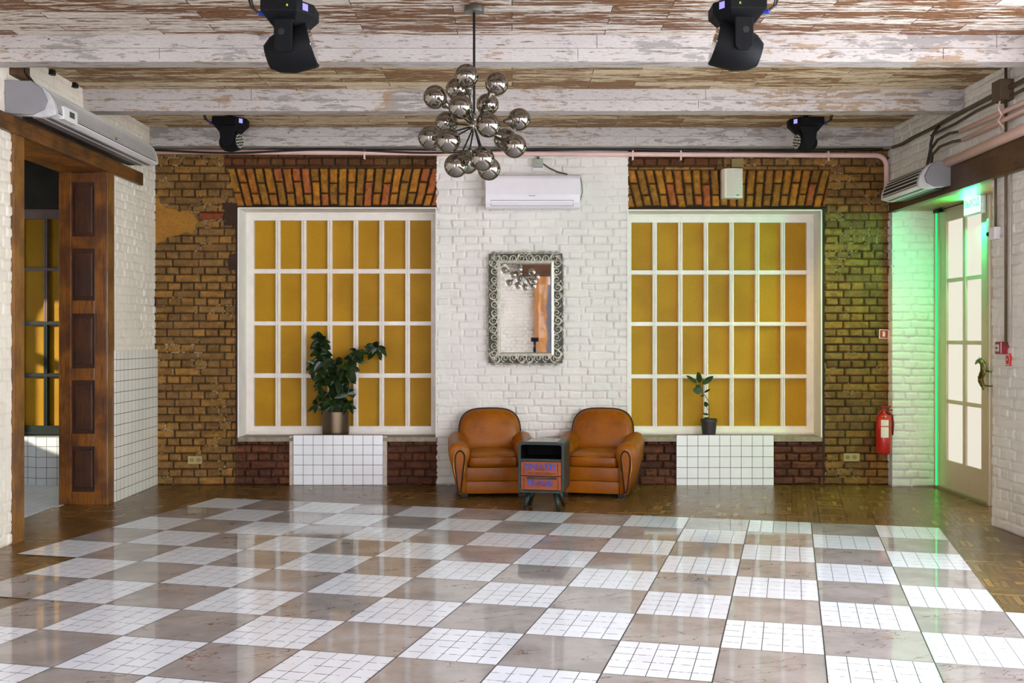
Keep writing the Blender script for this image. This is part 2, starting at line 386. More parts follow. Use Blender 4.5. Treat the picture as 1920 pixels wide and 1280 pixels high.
# rear wall of white brick with a door opening and two windows
def rearfn(u, v):
    return st_white(u, v, 20.0, 1.6)
rear = relief('wall_rear', (XL, YR, 0), (1, 0, 0), (0, 0, 1), (0, 1, 0), XR-XL, ZC, .013, rearfn,
              [(.6, 2.1, .5, 2.75), (3.52, 4.7, -.1, 2.55), (5.05, 6.5, .5, 2.75)], M_WBRICK)
day_window((XL+.6, YR-.1, .5), (XL+2.1, YR-.1, 2.75), 1); day_window((XL+5.05, YR-.1, .5), (XL+6.5, YR-.1, 2.75), 1)
M_OLDWOOD = None
def wood_mat(name, c1, c2, c3, sc=(1, 1, 1), rough=.45, coat=.15, thr=.5):
    s = NT(name); v = s.vec('World', scale=sc)
    g = s.noise(v, 22, 6, .65, i_Distortion=.6); p = s.noise(s.vec('World'), 3.2, 5, .62)
    base = s.mix(s.step(p, thr-.10, thr+.12), A(*c1), A(*c2))
    base = s.mix(s.step(g, .45, .75), base, A(*c3))
    f = s.ramp(s.noise(v, 60, 5, .7), [(.25, .72), (.75, 1.25)])
    s.set(Base_Color=s.mix(1.0, base, f, 'MULTIPLY'), Roughness=rough); s.b.inputs['Coat Weight'].default_value = coat
    s.bump(g, .4, .004); return s.m
M_WZ = wood_mat('aged_wood_upright', (122, 72, 18), (84, 46, 14), (54, 30, 14), (3, 3, .22))
M_WZ2 = wood_mat('dark_panel_wood', (58, 34, 20), (76, 42, 18), (42, 24, 16), (3, 3, .22), thr=.55)
M_WY = wood_mat('aged_wood_beam', (110, 68, 26), (70, 44, 20), (40, 26, 16), (3, .22, 3))
M_WSOF = wood_mat('orange_soffit_wood', (146, 86, 24), (92, 52, 16), (44, 26, 12), (3, .5, 3))
M_WTRIM = wood_mat('ochre_wood_trim', (124, 84, 34), (92, 58, 24), (70, 44, 22), (3, 3, .2))
# live-edge post and header on the rear wall (seen in the mirror)
m = MB(); rng = random.Random(3); zs = [i*.17 for i in range(17)]
rings = []
for z in zs:
    a = rng.uniform(-.025, .025); b = rng.uniform(-.02, .03)
    rings.append([(-.10+a, YR+.02, z), (.20+b, YR+.02, z), (.17+b, YR+.22, z), (.02+a, YR+.26, z), (-.09+a, YR+.16, z)])
m.loft(rings); tag(m.build('wooden_post', simple('honey_live_edge_wood', (150, 92, 22), .5, var=.35, nscale=8, aniso=(1, 1, .15), coat=.3)),
    'honey coloured live-edge wooden post seen in the mirror beside white brick', 'post')
tag(MB().box((-.5, YR+.01, 2.73), (1.9, YR+.2, 2.98), ch=.01).build('wooden_header', simple('brown_header_wood', (76, 44, 20), .6, var=.3, aniso=(.2, 1, 1))),
    'brown wooden header beam seen at the top of the mirror', 'beam')
sbox('door_2', (XL+3.5, YR-.22, 0), (XL+4.72, YR-.16, 2.56), simple('slate_blue_door', (78, 84, 104), .5))
# ---- reveals, headers of the left opening
struct(MB().box((XL-.40, OL0-.3, 0), (XL-.012, OL0, 3.3)).build('wall_left', M_PLWHITE))
tag(MB().box((XL-.02, 7.325, 0), (XL+.02, 7.47, OLZ-.01)).build('wood_trim_board', M_WTRIM), 'narrow ochre wooden post at the near side of the left opening', 'trim', kind='structure').name = 'trim_1'
hd = struct(MB().box((XL-.02, 5.6, 2.775), (XL+.035, 9.84, 2.89), ch=.006).build('trim_2', M_WY))
m = MB()
for k in range(3): m.box((XL-.40+k*.134, OL0-.2, 2.78), (XL-.40+k*.134+.130, OL1, 2.84))
struct(m.build('trim_3', M_WSOF))
# panelled timber pier in the left opening
YC = 9.04
pier = thing('timber_pier', 'worn brown panelled timber pier lining the left doorway', 'column', (XL-.21, YC+.05, 0), kind='structure')
x0, x1 = PX(110, YC), PX(200, YC)
ZT = 2.78
st = MB(); wst = PX(133, YC)-x0
st.box((x0, YC, 0), (x0+wst, YC+.05, ZT)); st.box((x1-wst, YC, 0), (x1, YC+.05, ZT))
rails = [(323, 341), (443, 466), (563, 588), (690, 713), (813, 837), (922, 950)]
for a, b in rails: st.box((x0+wst, YC+.003, max(0, PZ(b, YC))), (x1-wst, YC+.05, PZ(a, YC)))
st.build('stile_and_rail_frame', M_WZ, pier, bevel=.004)
pn = MB()
for (a, b), (c, d) in zip(rails[:-1], rails[1:]):
    pn.box((x0+wst, YC+.022, PZ(c, YC)), (x1-wst, YC+.05, PZ(b, YC)), ch=.0)
    for xx in (x0+wst+.022,): pn.box((xx, YC+.012, PZ(c, YC)+.03), (x1-wst-.022, YC+.03, PZ(b, YC)-.03), ch=.008)
pn.build('recessed_panel', M_WZ2, pier)
MB().box((x1, YC-.005, 0), (XL+.012, OL1+.055, ZT)).build('edge_board', M_WTRIM, pier, bevel=.004)
struct(MB().box((XL-.40, YC+.05, 0), (XL-.02, OL1+.02, 3.3)).build('wall_left', M_PLWHITE))

# ---- tile materials
def tile_mat(name, size, axes, rgb=(214, 212, 208), grout=(58, 54, 50), gw=.028, rough=.12, off=(0, 0)):
    s = NT(name); pos = s.t.nodes.new('ShaderNodeNewGeometry').outputs['Position']
    sp = s.n('ShaderNodeSeparateXYZ', i_0=pos)
    def g(ax, o):
        q = s.math('FRACT', s.math('DIVIDE', s.math('ADD', sp.outputs[ax], o), size))
        return s.math('ABSOLUTE', s.math('SUBTRACT', q, .5))
    e = s.math('MAXIMUM', g(axes[0], off[0]), g(axes[1], off[1]))
    gm = s.step(e, .5-gw, .5-gw*.4)
    tint = s.ramp(s.noise(s.vec('World'), 3, 2), [(.3, .95), (.7, 1.03)])
    s.set(Base_Color=s.mix(gm, s.mix(1.0, A(*rgb), tint, 'MULTIPLY'), A(*grout)), Roughness=s.math('ADD', s.math('MULTIPLY', gm, .5), rough))
    s.bump(s.math('MULTIPLY', gm, -1.0), .6, .003); return s.m
WT = 18.55*YB/F
# wainscot on the left wall
ZW = 1.285
M_TLEFT = tile_mat('white_wainscot_tiles', WT*.99, (1, 2), (212, 206, 196), (84, 76, 66), .035)
struct(MB().box((XL-.01, OL1+.05, 0), (XL+.022, YB, ZW), ch=.002).build('baseboard_left', M_TLEFT))
# tiled panels under the windows
for k, (a, b) in enumerate(((550.5, 718.5), (1267.5, 1450))):
    tz = PZ(815, YB); X0 = PX(a, YB)
    wt = (PX(b, YB)-X0)/9
    mt = tile_mat('white_panel_tiles_%d' % k, wt, (0, 2), (216, 218, 222), (60, 56, 54), .030, .18, (-X0, -tz+wt*10))
    struct(MB().box((X0, YB-.02, 0), (PX(b, YB), YB+.02, tz)).build('baseboard_back', mt))
    m = MB(); e = .035
    if k == 0:
        m.box((X0-.037, YB-.012, 0), (X0, YB+.02, tz-.01)); m.box((PX(b, YB), YB-.012, 0), (PX(b, YB)+.037, YB+.02, tz-.01))
        struct(m.build('trim_4', simple('pale_render_strip', (176, 164, 150), .7, var=.15, nscale=20, bump=.3)))

# ---- windows with yellow film
def film_mat():
    s = NT('mustard_window_film'); v = s.vec('World')
    n1 = s.noise(v, 2.2, 2, .5); n2 = s.noise(v, 160, 3, .7)
    c = s.mix(s.step(n1, .35, .65), A(152, 110, 6, 1.25), A(166, 122, 12, 1.25))
    c = s.mix(1.0, c, s.ramp(n2, [(.25, .80), (.75, 1.2)]), 'MULTIPLY')
    s.set(Base_Color=c, Roughness=.55); s.b.inputs['Specular IOR Level'].default_value = .22
    return s.m
M_FILM = film_mat()
M_SILL = simple('grey_stone_sill', (128, 118, 102), .6, var=.3, nscale=16, bump=.4)
M_REVEAL = simple('painted_window_reveal', (206, 202, 196), .55, var=.06, nscale=5)
def cas_window(idx, cols, rows, out, label, m1, m2=None, split=None, panes_off=0.0):
    """cols/rows: pixel edges of the panes on the sash plane; out: outer frame box (l, t, r, b)"""
    r = thing('window_%d' % idx, label, 'window', (PX((out[0]+out[2])/2, YW), YW, PZ(out[3], YW)), kind='structure')
    l, t, rr, b = PX(out[0], YW), PZ(out[1], YW), PX(out[2], YW), PZ(out[3], YW)
    cx = [(PX(p, YW), PX(q, YW)) for p, q in cols]; rz = [(PZ(q, YW), PZ(p, YW)) for p, q in rows]
    def bars(zlo, zhi, mat, name):
        m = MB(); inside = lambda z: zlo-1e-4 <= z <= zhi+1e-4
        y0, y1 = YW-.045, YW+.02
        m.box((l, y0, max(b, zlo)), (cx[0][0], y1, min(t, zhi))); m.box((cx[-1][1], y0, max(b, zlo)), (rr, y1, min(t, zhi)))
        for (a0, a1), (b0, b1) in zip(cx[:-1], cx[1:]):
            mid = (a1+b0)/2; zt = min(rz[0][1], zhi); zb = max(rz[-1][0], zlo)
            m.box((a1, YW-.028, zb), (b0, y1, zt)); m.box((a1+.008, YW-.041, zb), (mid-.0025, YW-.02, zt)); m.box((mid+.0025, YW-.041, zb), (b0-.008, YW-.02, zt))
        for (a0, a1), (b0, b1) in zip(rz[:-1], rz[1:]):
            if inside((a0+b1)/2):
                m.box((cx[0][0], YW-.030, b1), (cx[-1][1], y1, a0)); m.box((cx[0][0], YW-.042, b1+.008), (cx[-1][1], y1, a0-.008))
        if inside(t-.01):
            m.box((cx[0][0], y0, rz[0][1]), (cx[-1][1], y1, t)); m.box((l, y0-.02, t-.022), (rr, y0+.002, t))
        if inside(b+.01): m.box((l, y0, b-.03), (rr, y1, b+.001)); m.box((cx[0][0], y0, b), (cx[-1][1], y1, rz[-1][0])); m.box((l, y0-.015, b), (rr, y0+.002, b+.02))
        m.build(name, mat, r)
    if split is None: bars(-1, 9, m1, 'window_frame')
    else:
        bars(PZ(split, YW), 9, m1, 'window_frame'); bars(-1, PZ(split, YW), m2, 'lower_window_frame')
    g = MB(); g.box((cx[0][0]-.01, YW+.002, rz[-1][0]-.01), (cx[-1][1]+.01, YW+.008, rz[0][1]+.01)); g.build('window_pane', M_FILM, r)
    return r
colsL = [(478+48.55*i, 517.5+48.55*i) for i in range(7)]; rowsL = [(414, 504.5), (513, 602.5), (610, 699.5), (708, 798)]
w1 = cas_window(1, colsL, rowsL, (463, 399, 826, 811), 'left white many-paned window with mustard film behind the leafy plant', M_WFRAME)
colsR = [(1183+47.95*i-7.5*(i == 0)*0, 1222.6+47.95*i) for i in range(7)]; rowsR = [(418, 507), (515, 603.5), (611, 701.5), (709, 798)]
w2 = cas_window(2, colsR, rowsR, (1168, 402, 1525, 811), 'right white many-paned window with mustard film behind the small plant', M_WFRAME)
for r, (a, b, c, d), fr_ in ((w1, wins[0], (463, 399, 826, 811)), (w2, wins[1], (1168, 402, 1525, 811))):
    m = MB(); xa, xb, zt, zb = PX(a, YB), PX(b, YB), PZ(c, YB), .447
    fa, fb, ft = PX(fr_[0], YW), PX(fr_[2], YW), PZ(fr_[1], YW); yf, yb = YB-.008, YW+.02
    lo = min(xa, fa)-.02
    m.add([(xa, yf, zb), (xa, yf, zt), (fa, yb, ft), (fa, yb, zb)], [(0, 1, 2, 3)])
    m.add([(xb, yf, zb), (xb, yf, zt), (fb, yb, ft), (fb, yb, zb)], [(0, 1, 2, 3)])
    m.add([(xa, yf, zt), (xb, yf, zt), (fb, yb, ft), (fa, yb, ft)], [(0, 1, 2, 3)])
    o = m.build('window_reveal', M_REVEAL, r, fix=False)
    sd_ = o.modifiers.new('s', 'SOLIDIFY'); sd_.thickness = .012; sd_.offset = 0
    s = MB().box((xa-.004, YB-.012, .41), (xb+.004, YW+.03, .452), ch=.004); s.build('window_sill', M_SILL, r)
struct(MB().box((wins and PX(430, YW), YW+.021, .3), (PX(1560, YW), YW+.12, 2.8)).build('wall_back', simple('dark_brown_wall', (40, 34, 26), .8, var=.4, nscale=6)))  # added dark box that seals the window recesses against leaking world light
for q_ in (1, 2): pass
# ---- side room seen through the left opening
M_PURPLE = simple('mauve_window_paint', (112, 92, 84), .5); M_DKGREEN = simple('dark_green_window_paint', (22, 30, 24), .35, coat=.2)
w3 = cas_window(3, [(-8, 36), (44.5, 84), (93, 134), (142, 182)], [(411, 502), (508, 602), (610, 699), (707, 797)], (-16, 394, 192, 813), 'window with mauve upper and dark green lower frame seen through the left opening', M_PURPLE, M_DKGREEN, 603)
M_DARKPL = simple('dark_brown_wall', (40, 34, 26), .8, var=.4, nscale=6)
XS = -6.15
ZSB = PZ(813, YW)
m = MB(); m.box((XS, YB-.02, 0), (PX(68, YB), YB+.1, ZSB)); m.box((PX(68, YB), YB-.07, 0), (XL-.02, YB+.1, ZSB))
struct(m.build('wall_side_room', tile_mat('side_room_tiles', .095*1.05, (0, 2), (206, 208, 208), (60, 58, 56), .03, .2, (0, .03))))
m = MB(); m.box((XS, YB, PZ(394, YW)), (XL-.02, YB+.4, ZC)); m.box((XS, YB, 0), (PX(-16, YW), YB+.4, 2.8)); m.box((PX(192, YW), YB, ZSB), (XL, YB+.4, 2.8))
m.box((XS, YB+.36, -.1), (XL, YB+.4, 2.8)); m.box((XS, OL0-.34, 0), (XL-.38, OL0-.26, ZC))
struct(m.build('wall_side_room', M_DARKPL))
# its outer wall, with the arched opening the sun comes through
m = MB(); ya, yb_, z0, z1 = 7.7, 9.40, 1.0, 2.44
m.box((XS-.1, OL0-.34, -.1), (XS, ya, ZC)); m.box((XS-.1, yb_, -.1), (XS, YB+.4, ZC)); m.box((XS-.1, ya, -.1), (XS, yb_, z0)); m.box((XS-.1, ya, 1.73), (XS, yb_, 1.81))
arc = [(yb_-.35+.35*math.sin(a), z1-.35+.35*math.cos(a)) for a in [PI/2*i/8 for i in range(9)]]
m.prism([(yb_+.01, z1+.01)]+[(y, z) for y, z in arc[::-1]]+[], 0, XS-.1, XS)
m.box((XS-.1, ya, z1), (XS, yb_+.01, ZC))
struct(m.build('wall_side_room', M_DARKPL))
sbox('ceiling_side_room', (XS-.1, OL0-.34, 3.2), (XL-.38, YB+.4, 3.4), M_DARKPL)
area('side_room_window_light', (XS+.05, 8.4, 1.6), (0, math.radians(-90), 0), 1.6, 1.2, 3, (1, .97, .9))

# ---- ceiling planks and boxed beams
def plank_mat(name, paint, paint2, wood, wood2, aniso, cover, rowh, grey=0.0):
    s = NT(name); pos = s.t.nodes.new('ShaderNodeNewGeometry').outputs['Position']
    br = s.n('ShaderNodeTexBrick', i_Vector=pos); br.offset = .37; br.squash = 1
    for k, v in (('Scale', 1.0), ('Mortar Size', .0030), ('Mortar Smooth', .1), ('Bias', 0.0), ('Brick Width', .95), ('Row Height', rowh)): br.inputs[k].default_value = v
    br.inputs['Color1'].default_value = (0, 0, 0, 1); br.inputs['Color2'].default_value = (1, 1, 1, 1); br.inputs['Mortar'].default_value = (.5, .5, .5, 1)
    sp = s.n('ShaderNodeSeparateColor', i_0=br.outputs['Color']); rnd = sp.outputs[0]
    off = s.n('ShaderNodeCombineXYZ', i_0=s.math('MULTIPLY', rnd, 7.3), i_1=s.math('MULTIPLY', rnd, 3.1), i_2=0.0)
    add = s.n('ShaderNodeVectorMath', operation='ADD'); s.put(add.inputs[0], pos); s.put(add.inputs[1], off.outputs[0])
    mp = s.n('ShaderNodeMapping', i_Vector=add.outputs[0]); mp.inputs[3].default_value = aniso
    v = mp.outputs[0]
    a = s.noise(v, 1.0, 9, .68, i_Distortion=.25)
    big = s.noise(s.vec('World', scale=(.9, 3.2, 3.2)), 1.0, 3, .5)
    t = s.math('ADD', a, s.math('MULTIPLY', s.math('SUBTRACT', big, .5), .32)); t = s.math('ADD', t, s.math('MULTIPLY', s.math('SUBTRACT', rnd, .5), .16))
    mask = s.step(t, cover-.008, cover+.008)
    fine = s.noise(v, 3.5, 6, .7)
    pc = s.mix(s.step(fine, .35, .7), A(*paint), A(*paint2)); wc = s.mix(s.step(fine, .40, .62), A(*wood), A(*wood2))
    c = s.mix(mask, pc, wc)
    dark = s.math('MULTIPLY', s.step(s.math('ABSOLUTE', s.math('SUBTRACT', t, cover)), .012, .0), .55)
    c = s.mix(dark, c, A(40, 26, 16))
    c = s.mix(s.math('MULTIPLY', br.outputs['Fac'], .9), c, A(34, 24, 16))
    s.set(Base_Color=c, Roughness=.6)
    s.bump(s.math('SUBTRACT', s.math('MULTIPLY', mask, -.6), s.math('MULTIPLY', br.outputs['Fac'], 1.5)), .5, .004)
    return s.m
M_PLANK = plank_mat('peeling_ceiling_planks', (206, 199, 190), (150, 134, 114), (92, 50, 24), (120, 88, 54), (3.8, 34, 34), .50, .128)
M_PLANK2 = plank_mat('tan_ceiling_planks', (206, 190, 160), (168, 144, 106), (100, 64, 30), (138, 106, 64), (4.5, 38, 38), .495, .128)
def beam_mat():
    s = NT('whitewashed_beam_boards'); v = s.vec('World', scale=(3.6, 17, 17)); w_ = s.vec('World', scale=(1, 1, 1))
    n = s.noise(v, 1.3, 9, .66, i_Distortion=.4); f = s.noise(v, 9, 5, .7); big = s.noise(w_, 1.1, 2)
    t = s.math('ADD', n, s.math('MULTIPLY', s.math('SUBTRACT', big, .5), .35))
    c = s.mix(s.step(t, .535, .565), s.mix(s.step(f, .3, .7), A(174, 168, 163), A(158, 151, 146)), s.mix(s.step(s.noise(w_, 1.7, 2), .48, .56), A(134, 129, 125), A(142, 122, 102)))
    c = s.mix(s.step(s.noise(s.vec('World', scale=(5, 44, 44)), 1.6, 7, .72), .57, .62), c, A(104, 88, 70))
    vo = s.n('ShaderNodeTexVoronoi', i_Vector=s.vec('World', scale=(4.2, 9, 9)), i_Scale=1.0)
    c = s.mix(s.step(vo.outputs['Distance'], .045, .03), c, A(30, 22, 16))
    s.set(Base_Color=c, Roughness=.55); s.bump(t, .3, .004); return s.m
M_BEAM = beam_mat()
BEAMS = [-.58-1.53, -.58, .93, 2.46, 3.99, 5.52, 7.02, 8.55, 10.11]
sbox('ceiling', (XL-.3, YR-.3, ZC), (XD+.3, 7.1, ZC+.08), M_PLANK)
sbox('ceiling', (XL-.3, 7.1, ZC), (XD+.3, YB+.4, ZC+.08), M_PLANK2)
for k, y in enumerate(BEAMS):
    wd = .15 if k < 8 else YB-y+.02
    m = MB(); h = ZC-ZB; rr = random.Random(k)
    for row in range(2):
        z1_ = ZC-row*h/2-.001; z0_ = z1_-h/2+.003
        x = XL-.02-rr.random()*1.0
        while x < XR:
            L = rr.uniform(1.4, 3.2); a = max(x, XL); b = min(x+L-.004, XR)
            if b-a > .05: m.box((a, y-.001*rr.random(), z0_), (b, y+.02, z1_))
            x += L
    x = XL-.02-rr.random()
    while x < XR:
        L = rr.uniform(1.5, 3); a = max(x, XL); b = min(x+L-.003, XR)
        if b-a > .05: m.box((a, y, ZB), (b, y+wd, ZB+.02))
        x += L
    m.box((XL, y+.01, ZB+.005), (XR, y+wd-.003, ZC))
    struct(m.build('trim_%d' % (10+k), M_BEAM))

# ---- floors
TH, TX0, TY0, TSX, TSY = .25296, -2.56814, 9.41058, .452915, .502337
def parquet_mat():
    s = NT('basket_weave_parquet'); v = s.vec('World', rot=(0, 0, TH))
    sp = s.n('ShaderNodeSeparateXYZ', i_0=v); B = .205
    bx = s.math('DIVIDE', sp.outputs[0], B); by = s.math('DIVIDE', sp.outputs[1], B)
    ix = s.math('FLOOR', bx); iy = s.math('FLOOR', by); fx = s.math('FRACT', bx); fy = s.math('FRACT', by)
    par = s.math('MODULO', s.math('ABSOLUTE', s.math('ADD', ix, iy)), 2.0)
    inv = s.math('SUBTRACT', 1.0, par)
    along = s.math('ADD', s.math('MULTIPLY', fx, par), s.math('MULTIPLY', fy, inv))
    q = s.math('MULTIPLY', along, 5.0); si = s.math('FLOOR', q); sf = s.math('FRACT', q)
    e1 = s.math('MULTIPLY', s.math('ABSOLUTE', s.math('SUBTRACT', sf, .5)), 1.0)
    g1 = s.step(e1, .40, .45)
    ex = s.math('MAXIMUM', s.math('ABSOLUTE', s.math('SUBTRACT', fx, .5)), s.math('ABSOLUTE', s.math('SUBTRACT', fy, .5)))
    g = s.math('MAXIMUM', g1, s.step(ex, .480, .490))
    cid = s.n('ShaderNodeCombineXYZ', i_0=ix, i_1=iy, i_2=si)
    wn = s.n('ShaderNodeTexWhiteNoise', i_Vector=cid.outputs[0]).outputs['Value']
    c = s.ramp(wn, [(0, A(80, 56, 26)), (.35, A(108, 78, 38)), (.7, A(92, 66, 36)), (1, A(132, 98, 50))])
    c = s.mix(1.0, c, s.ramp(s.noise(v, 40, 5, .7), [(.25, .72), (.75, 1.25)]), 'MULTIPLY')
    c = s.mix(1.0, c, s.ramp(s.noise(v, .8, 2, .5), [(.3, .80), (.7, 1.12)]), 'MULTIPLY')
    c = s.mix(s.math('MULTIPLY', g, .85), c, A(12, 8, 5))
    s.set(Base_Color=c, Roughness=s.math('ADD', .20, s.math('MULTIPLY', s.noise(v, 6, 4), .12)))
    s.b.inputs['Specular IOR Level'].default_value = .32
    s.bump(s.math('ADD', s.math('MULTIPLY', g, -1.0), s.math('MULTIPLY', wn, .12)), .25, .003); return s.m
M_PARQ = parquet_mat()
struct(MB().box((XL-.4, YR-.3, -.1), (XD+.3, YB+.1, 0)).build('floor', M_PARQ))
def tilefloor_mat():
    s = NT('chequered_floor_tiles'); v = s.vec('Object'); sp = s.n('ShaderNodeSeparateXYZ', i_0=v)
    u = s.math('DIVIDE', sp.outputs[0], TSX); w_ = s.math('DIVIDE', s.math('MULTIPLY', sp.outputs[1], -1.0), TSY)
    iu, iw = s.math('FLOOR', u), s.math('FLOOR', w_); fu, fw = s.math('FRACT', u), s.math('FRACT', w_)
    par = s.math('MODULO', s.math('ABSOLUTE', s.math('ADD', iu, iw)), 2.0)      # 0 white, 1 marble
    ed = lambda q: s.math('ABSOLUTE', s.math('SUBTRACT', q, .5))
    big = s.math('MAXIMUM', s.step(ed(fu), .4915, .4945), s.step(ed(fw), .491, .4945))
    sq = lambda q: s.math('FRACT', s.math('MULTIPLY', q, 5.0))
    wnj = s.n('ShaderNodeTexWhiteNoise', i_Vector=s.n('ShaderNodeCombineXYZ', i_0=s.math('FLOOR', s.math('MULTIPLY', u, 5)), i_1=s.math('FLOOR', s.math('MULTIPLY', w_, 5)), i_2=0.0).outputs[0]).outputs['Value']
    gl = s.step(ed(sq(fu)), .474, .486); gd = s.math('MULTIPLY', s.step(ed(sq(fw)), .462, .480), s.step(s.noise(v, 26, 2), .42, .52))
    small = s.math('MAXIMUM', gl, gd)
    white = s.mix(1.0, A(200, 204, 212), s.ramp(wnj, [(0, .965), (1, 1.02)]), 'MULTIPLY')
    white = s.mix(s.math('MULTIPLY', small, .97), white, A(16, 14, 14))
    cell = s.n('ShaderNodeCombineXYZ', i_0=iu, i_1=iw, i_2=0.0)
    off = s.n('ShaderNodeVectorMath', operation='MULTIPLY_ADD'); s.put(off.inputs[0], s.n('ShaderNodeTexWhiteNoise', i_Vector=cell.outputs[0]).outputs['Color']); off.inputs[1].default_value = (9, 9, 9); s.put(off.inputs[2], v)
    mv = off.outputs[0]
    cloud = s.noise(mv, 3.5, 5, .6)
    marb = s.mix(s.step(cloud, .35, .65), A(129, 124, 122), A(147, 141, 139))
    def vein(sc, dist, wd, rot):
        m0 = s.n('ShaderNodeMapping', i_Vector=mv); m0.inputs[2].default_value = (0, 0, rot); mp = s.n('ShaderNodeMapping', i_Vector=m0.outputs[0]); mp.inputs[3].default_value = (1.0, 3.4, 1)
        n = s.noise(mp.outputs[0], sc, 5, .55, i_Distortion=dist)
        return s.step(s.math('ABSOLUTE', s.math('SUBTRACT', n, .5)), wd, wd*.15)
    vv = s.math('MULTIPLY', vein(1.15, .15, .0050, -.55), s.step(s.noise(mv, 1.5, 2), .34, .46))
    v2 = s.math('MULTIPLY', vein(1.9, .2, .0045, -.95), s.step(s.noise(mv, 2.1, 2), .46, .58))
    marb = s.mix(s.math('MULTIPLY', vv, .8), marb, A(96, 54, 28)); marb = s.mix(s.math('MULTIPLY', v2, .45), marb, A(112, 76, 50))
    c = s.mix(par, white, marb); c = s.mix(s.math('MULTIPLY', big, .95), c, A(22, 18, 16))
    grt = s.math('MAXIMUM', big, s.math('MULTIPLY', small, s.math('SUBTRACT', 1.0, par)))
    s.set(Base_Color=c, Roughness=s.math('ADD', s.math('ADD', .045, s.math('MULTIPLY', grt, .4)), s.math('MULTIPLY', s.math('SUBTRACT', 1.0, par), .05)))
    s.b.inputs['IOR'].default_value = 1.5
    s.bump(s.math('SUBTRACT', s.math('MULTIPLY', s.noise(v, 2.2, 2), .6), s.math('MULTIPLY', grt, .35)), .10, .004)
    return s.m
tm = MB()
R = Matrix.Translation((TX0, TY0, 0)) @ Matrix.Rotation(-TH, 4, 'Z')
for j in range(0, 26):
    i0 = 0 if j < 5 else (1 if j < 7 else 2); i1 = 13 if j < 5 else 14
    if j > 10: i0, i1 = 4-0, 15
    if j > 10: i0 = max(2, 2+(j-11)//4); i1 = 15+(j-11)//4
    # clip each row against the side walls
    ok = [i for i in range(i0, i1) if (R @ Vector((i*TSX, -(j+1)*TSY, 0))).x > XL+.02 and (R @ Vector(((i+1)*TSX, -j*TSY, 0))).x < XR-.03]
    if not ok: continue
    a, b = ok[0]*TSX, (ok[-1]+1)*TSX
    if (R @ Vector((a, -(j+1)*TSY, 0))).y < YR+.1: break
    tm.box((a, -(j+1)*TSY, 0), (b, -j*TSY, .004))
tf = tm.build('floor_tiles', tilefloor_mat(), fix=True); tf.matrix_basis = R; struct(tf)
struct(MB().box((XS, OL0-.2, -.02), (XL-.41, YB, .003)).box((XL-.41, 8.95, -.02), (XL-.36, YB, .003)).build('floor_tiles', tile_mat('side_room_floor_tiles', .1, (0, 1), (196, 200, 200), (70, 68, 64), .03, .08)))
# ================================================================== OBJECTS
M_BLACK = simple('black_plastic', (12, 12, 13), .5, var=.15, spec=.25)
M_BLACKM = simple('black_metal', (9, 8, 8), .45, metal=.2, spec=.3)
M_WPLAST = simple('white_plastic', (206, 202, 202), .35, var=.03, coat=.2)
M_GPLAST = simple('grey_plastic', (120, 118, 120), .5, var=.05)
# ---- door in the right alcove
XDD = XD+.03
dr = thing('door_1', 'cream glazed door with eight frosted panes at the right, lit green by the sign', 'door', (XDD, 9.6, 0), kind='structure')
M_DOOR = simple('cream_door_paint', (176, 158, 138), .4, var=.06, nscale=5, coat=.2)
M_DOORGL = emis('door_frosted_daylight', (238, 230, 214), .44)
YD1, YD0 = YS(1767, XDD), YS(1767, XDD)-1.06       # hinge side, handle side
zr = [2.46, 1.935, 1.90, 1.37, 1.335, .83, .795, .275]
fm = MB()
fm.box((XD-.01, YD1, 0), (XD+.14, OR1+.01, 2.66)); fm.box((XD-.01, YD0-.09, 0), (XD+.14, YD0, 2.66)); fm.box((XD-.01, YD0, 2.585), (XD+.14, YD1, 2.66))
fm.box((XD-.03, YD1+.015, 0), (XD, YD1+.055, 2.62)); fm.box((XD-.03, YD0-.06, 0), (XD, YD0-.015, 2.62))
fm.build('door_frame', M_DOOR, dr, bevel=.004)
dc = [(YS(1779, XDD), YS(1809.5, XDD)), (YS(1814.5, XDD), YS(1845.5, XDD))]
lf = MB(); xa, xb = XDD-.025, XDD+.025
lf.box((xa, dc[0][0], 0.01), (xb, YD1-.004, 2.58)); lf.box((xa, YD0+.004, .01), (xb, dc[1][1], 2.58))
lf.box((xa, dc[1][1], .01), (xb, dc[0][0], zr[7])); lf.box((xa, dc[1][1], zr[0]), (xb, dc[0][0], 2.58))
lf.box((xa+.004, dc[1][0], zr[7]), (xb, dc[0][1], zr[0]))
for a, b in ((1, 2), (3, 4), (5, 6)): lf.box((xa+.008, dc[1][1]-.005, zr[b]), (xb+.002, dc[0][0]+.005, zr[a]))
leaf = lf.build('door_leaf', M_DOOR, dr, fix=False)
MB().box((XDD-.003, dc[1][1]-.01, zr[7]-.01), (XDD+.003, dc[0][0]+.01, zr[0]+.01)).build('door_pane', M_DOORGL, dr)
MB().box((XD-.04, YD0-.05, 0), (XD+.05, YD1+.02, .022)).build('door_threshold', simple('worn_threshold', (120, 110, 90), .5), dr)
M_BRONZE = simple('aged_bronze', (92, 82, 44), .35, metal=.8, var=.4, nscale=60)
hx = XD-.075
hp = [onx(px, py, hx) for px, py in ((1829, 682), (1833, 677), (1838, 676), (1842.5, 681), (1844, 688), (1843.5, 695), (1841, 702), (1838.5, 708), (1839, 715), (1842, 722), (1844, 727), (1843.5, 731))]
h = MB().tube(hp, [.006, .016, .022, .024, .025, .024, .023, .022, .022, .019, .012, .003], 10)
h.tube([hp[2], hp[2]+Vector((-.005, -.03, .03))], [.006, .001], 6); h.tube([hp[2]+Vector((0, .02, 0)), hp[2]+Vector((-.01, 0, .034))], [.006, .001], 6)
for q in hp[3:-2]: h.tube([q+Vector((-.02, -.01, .0)), q+Vector((-.034, -.02, .012))], [.005, .001], 5)
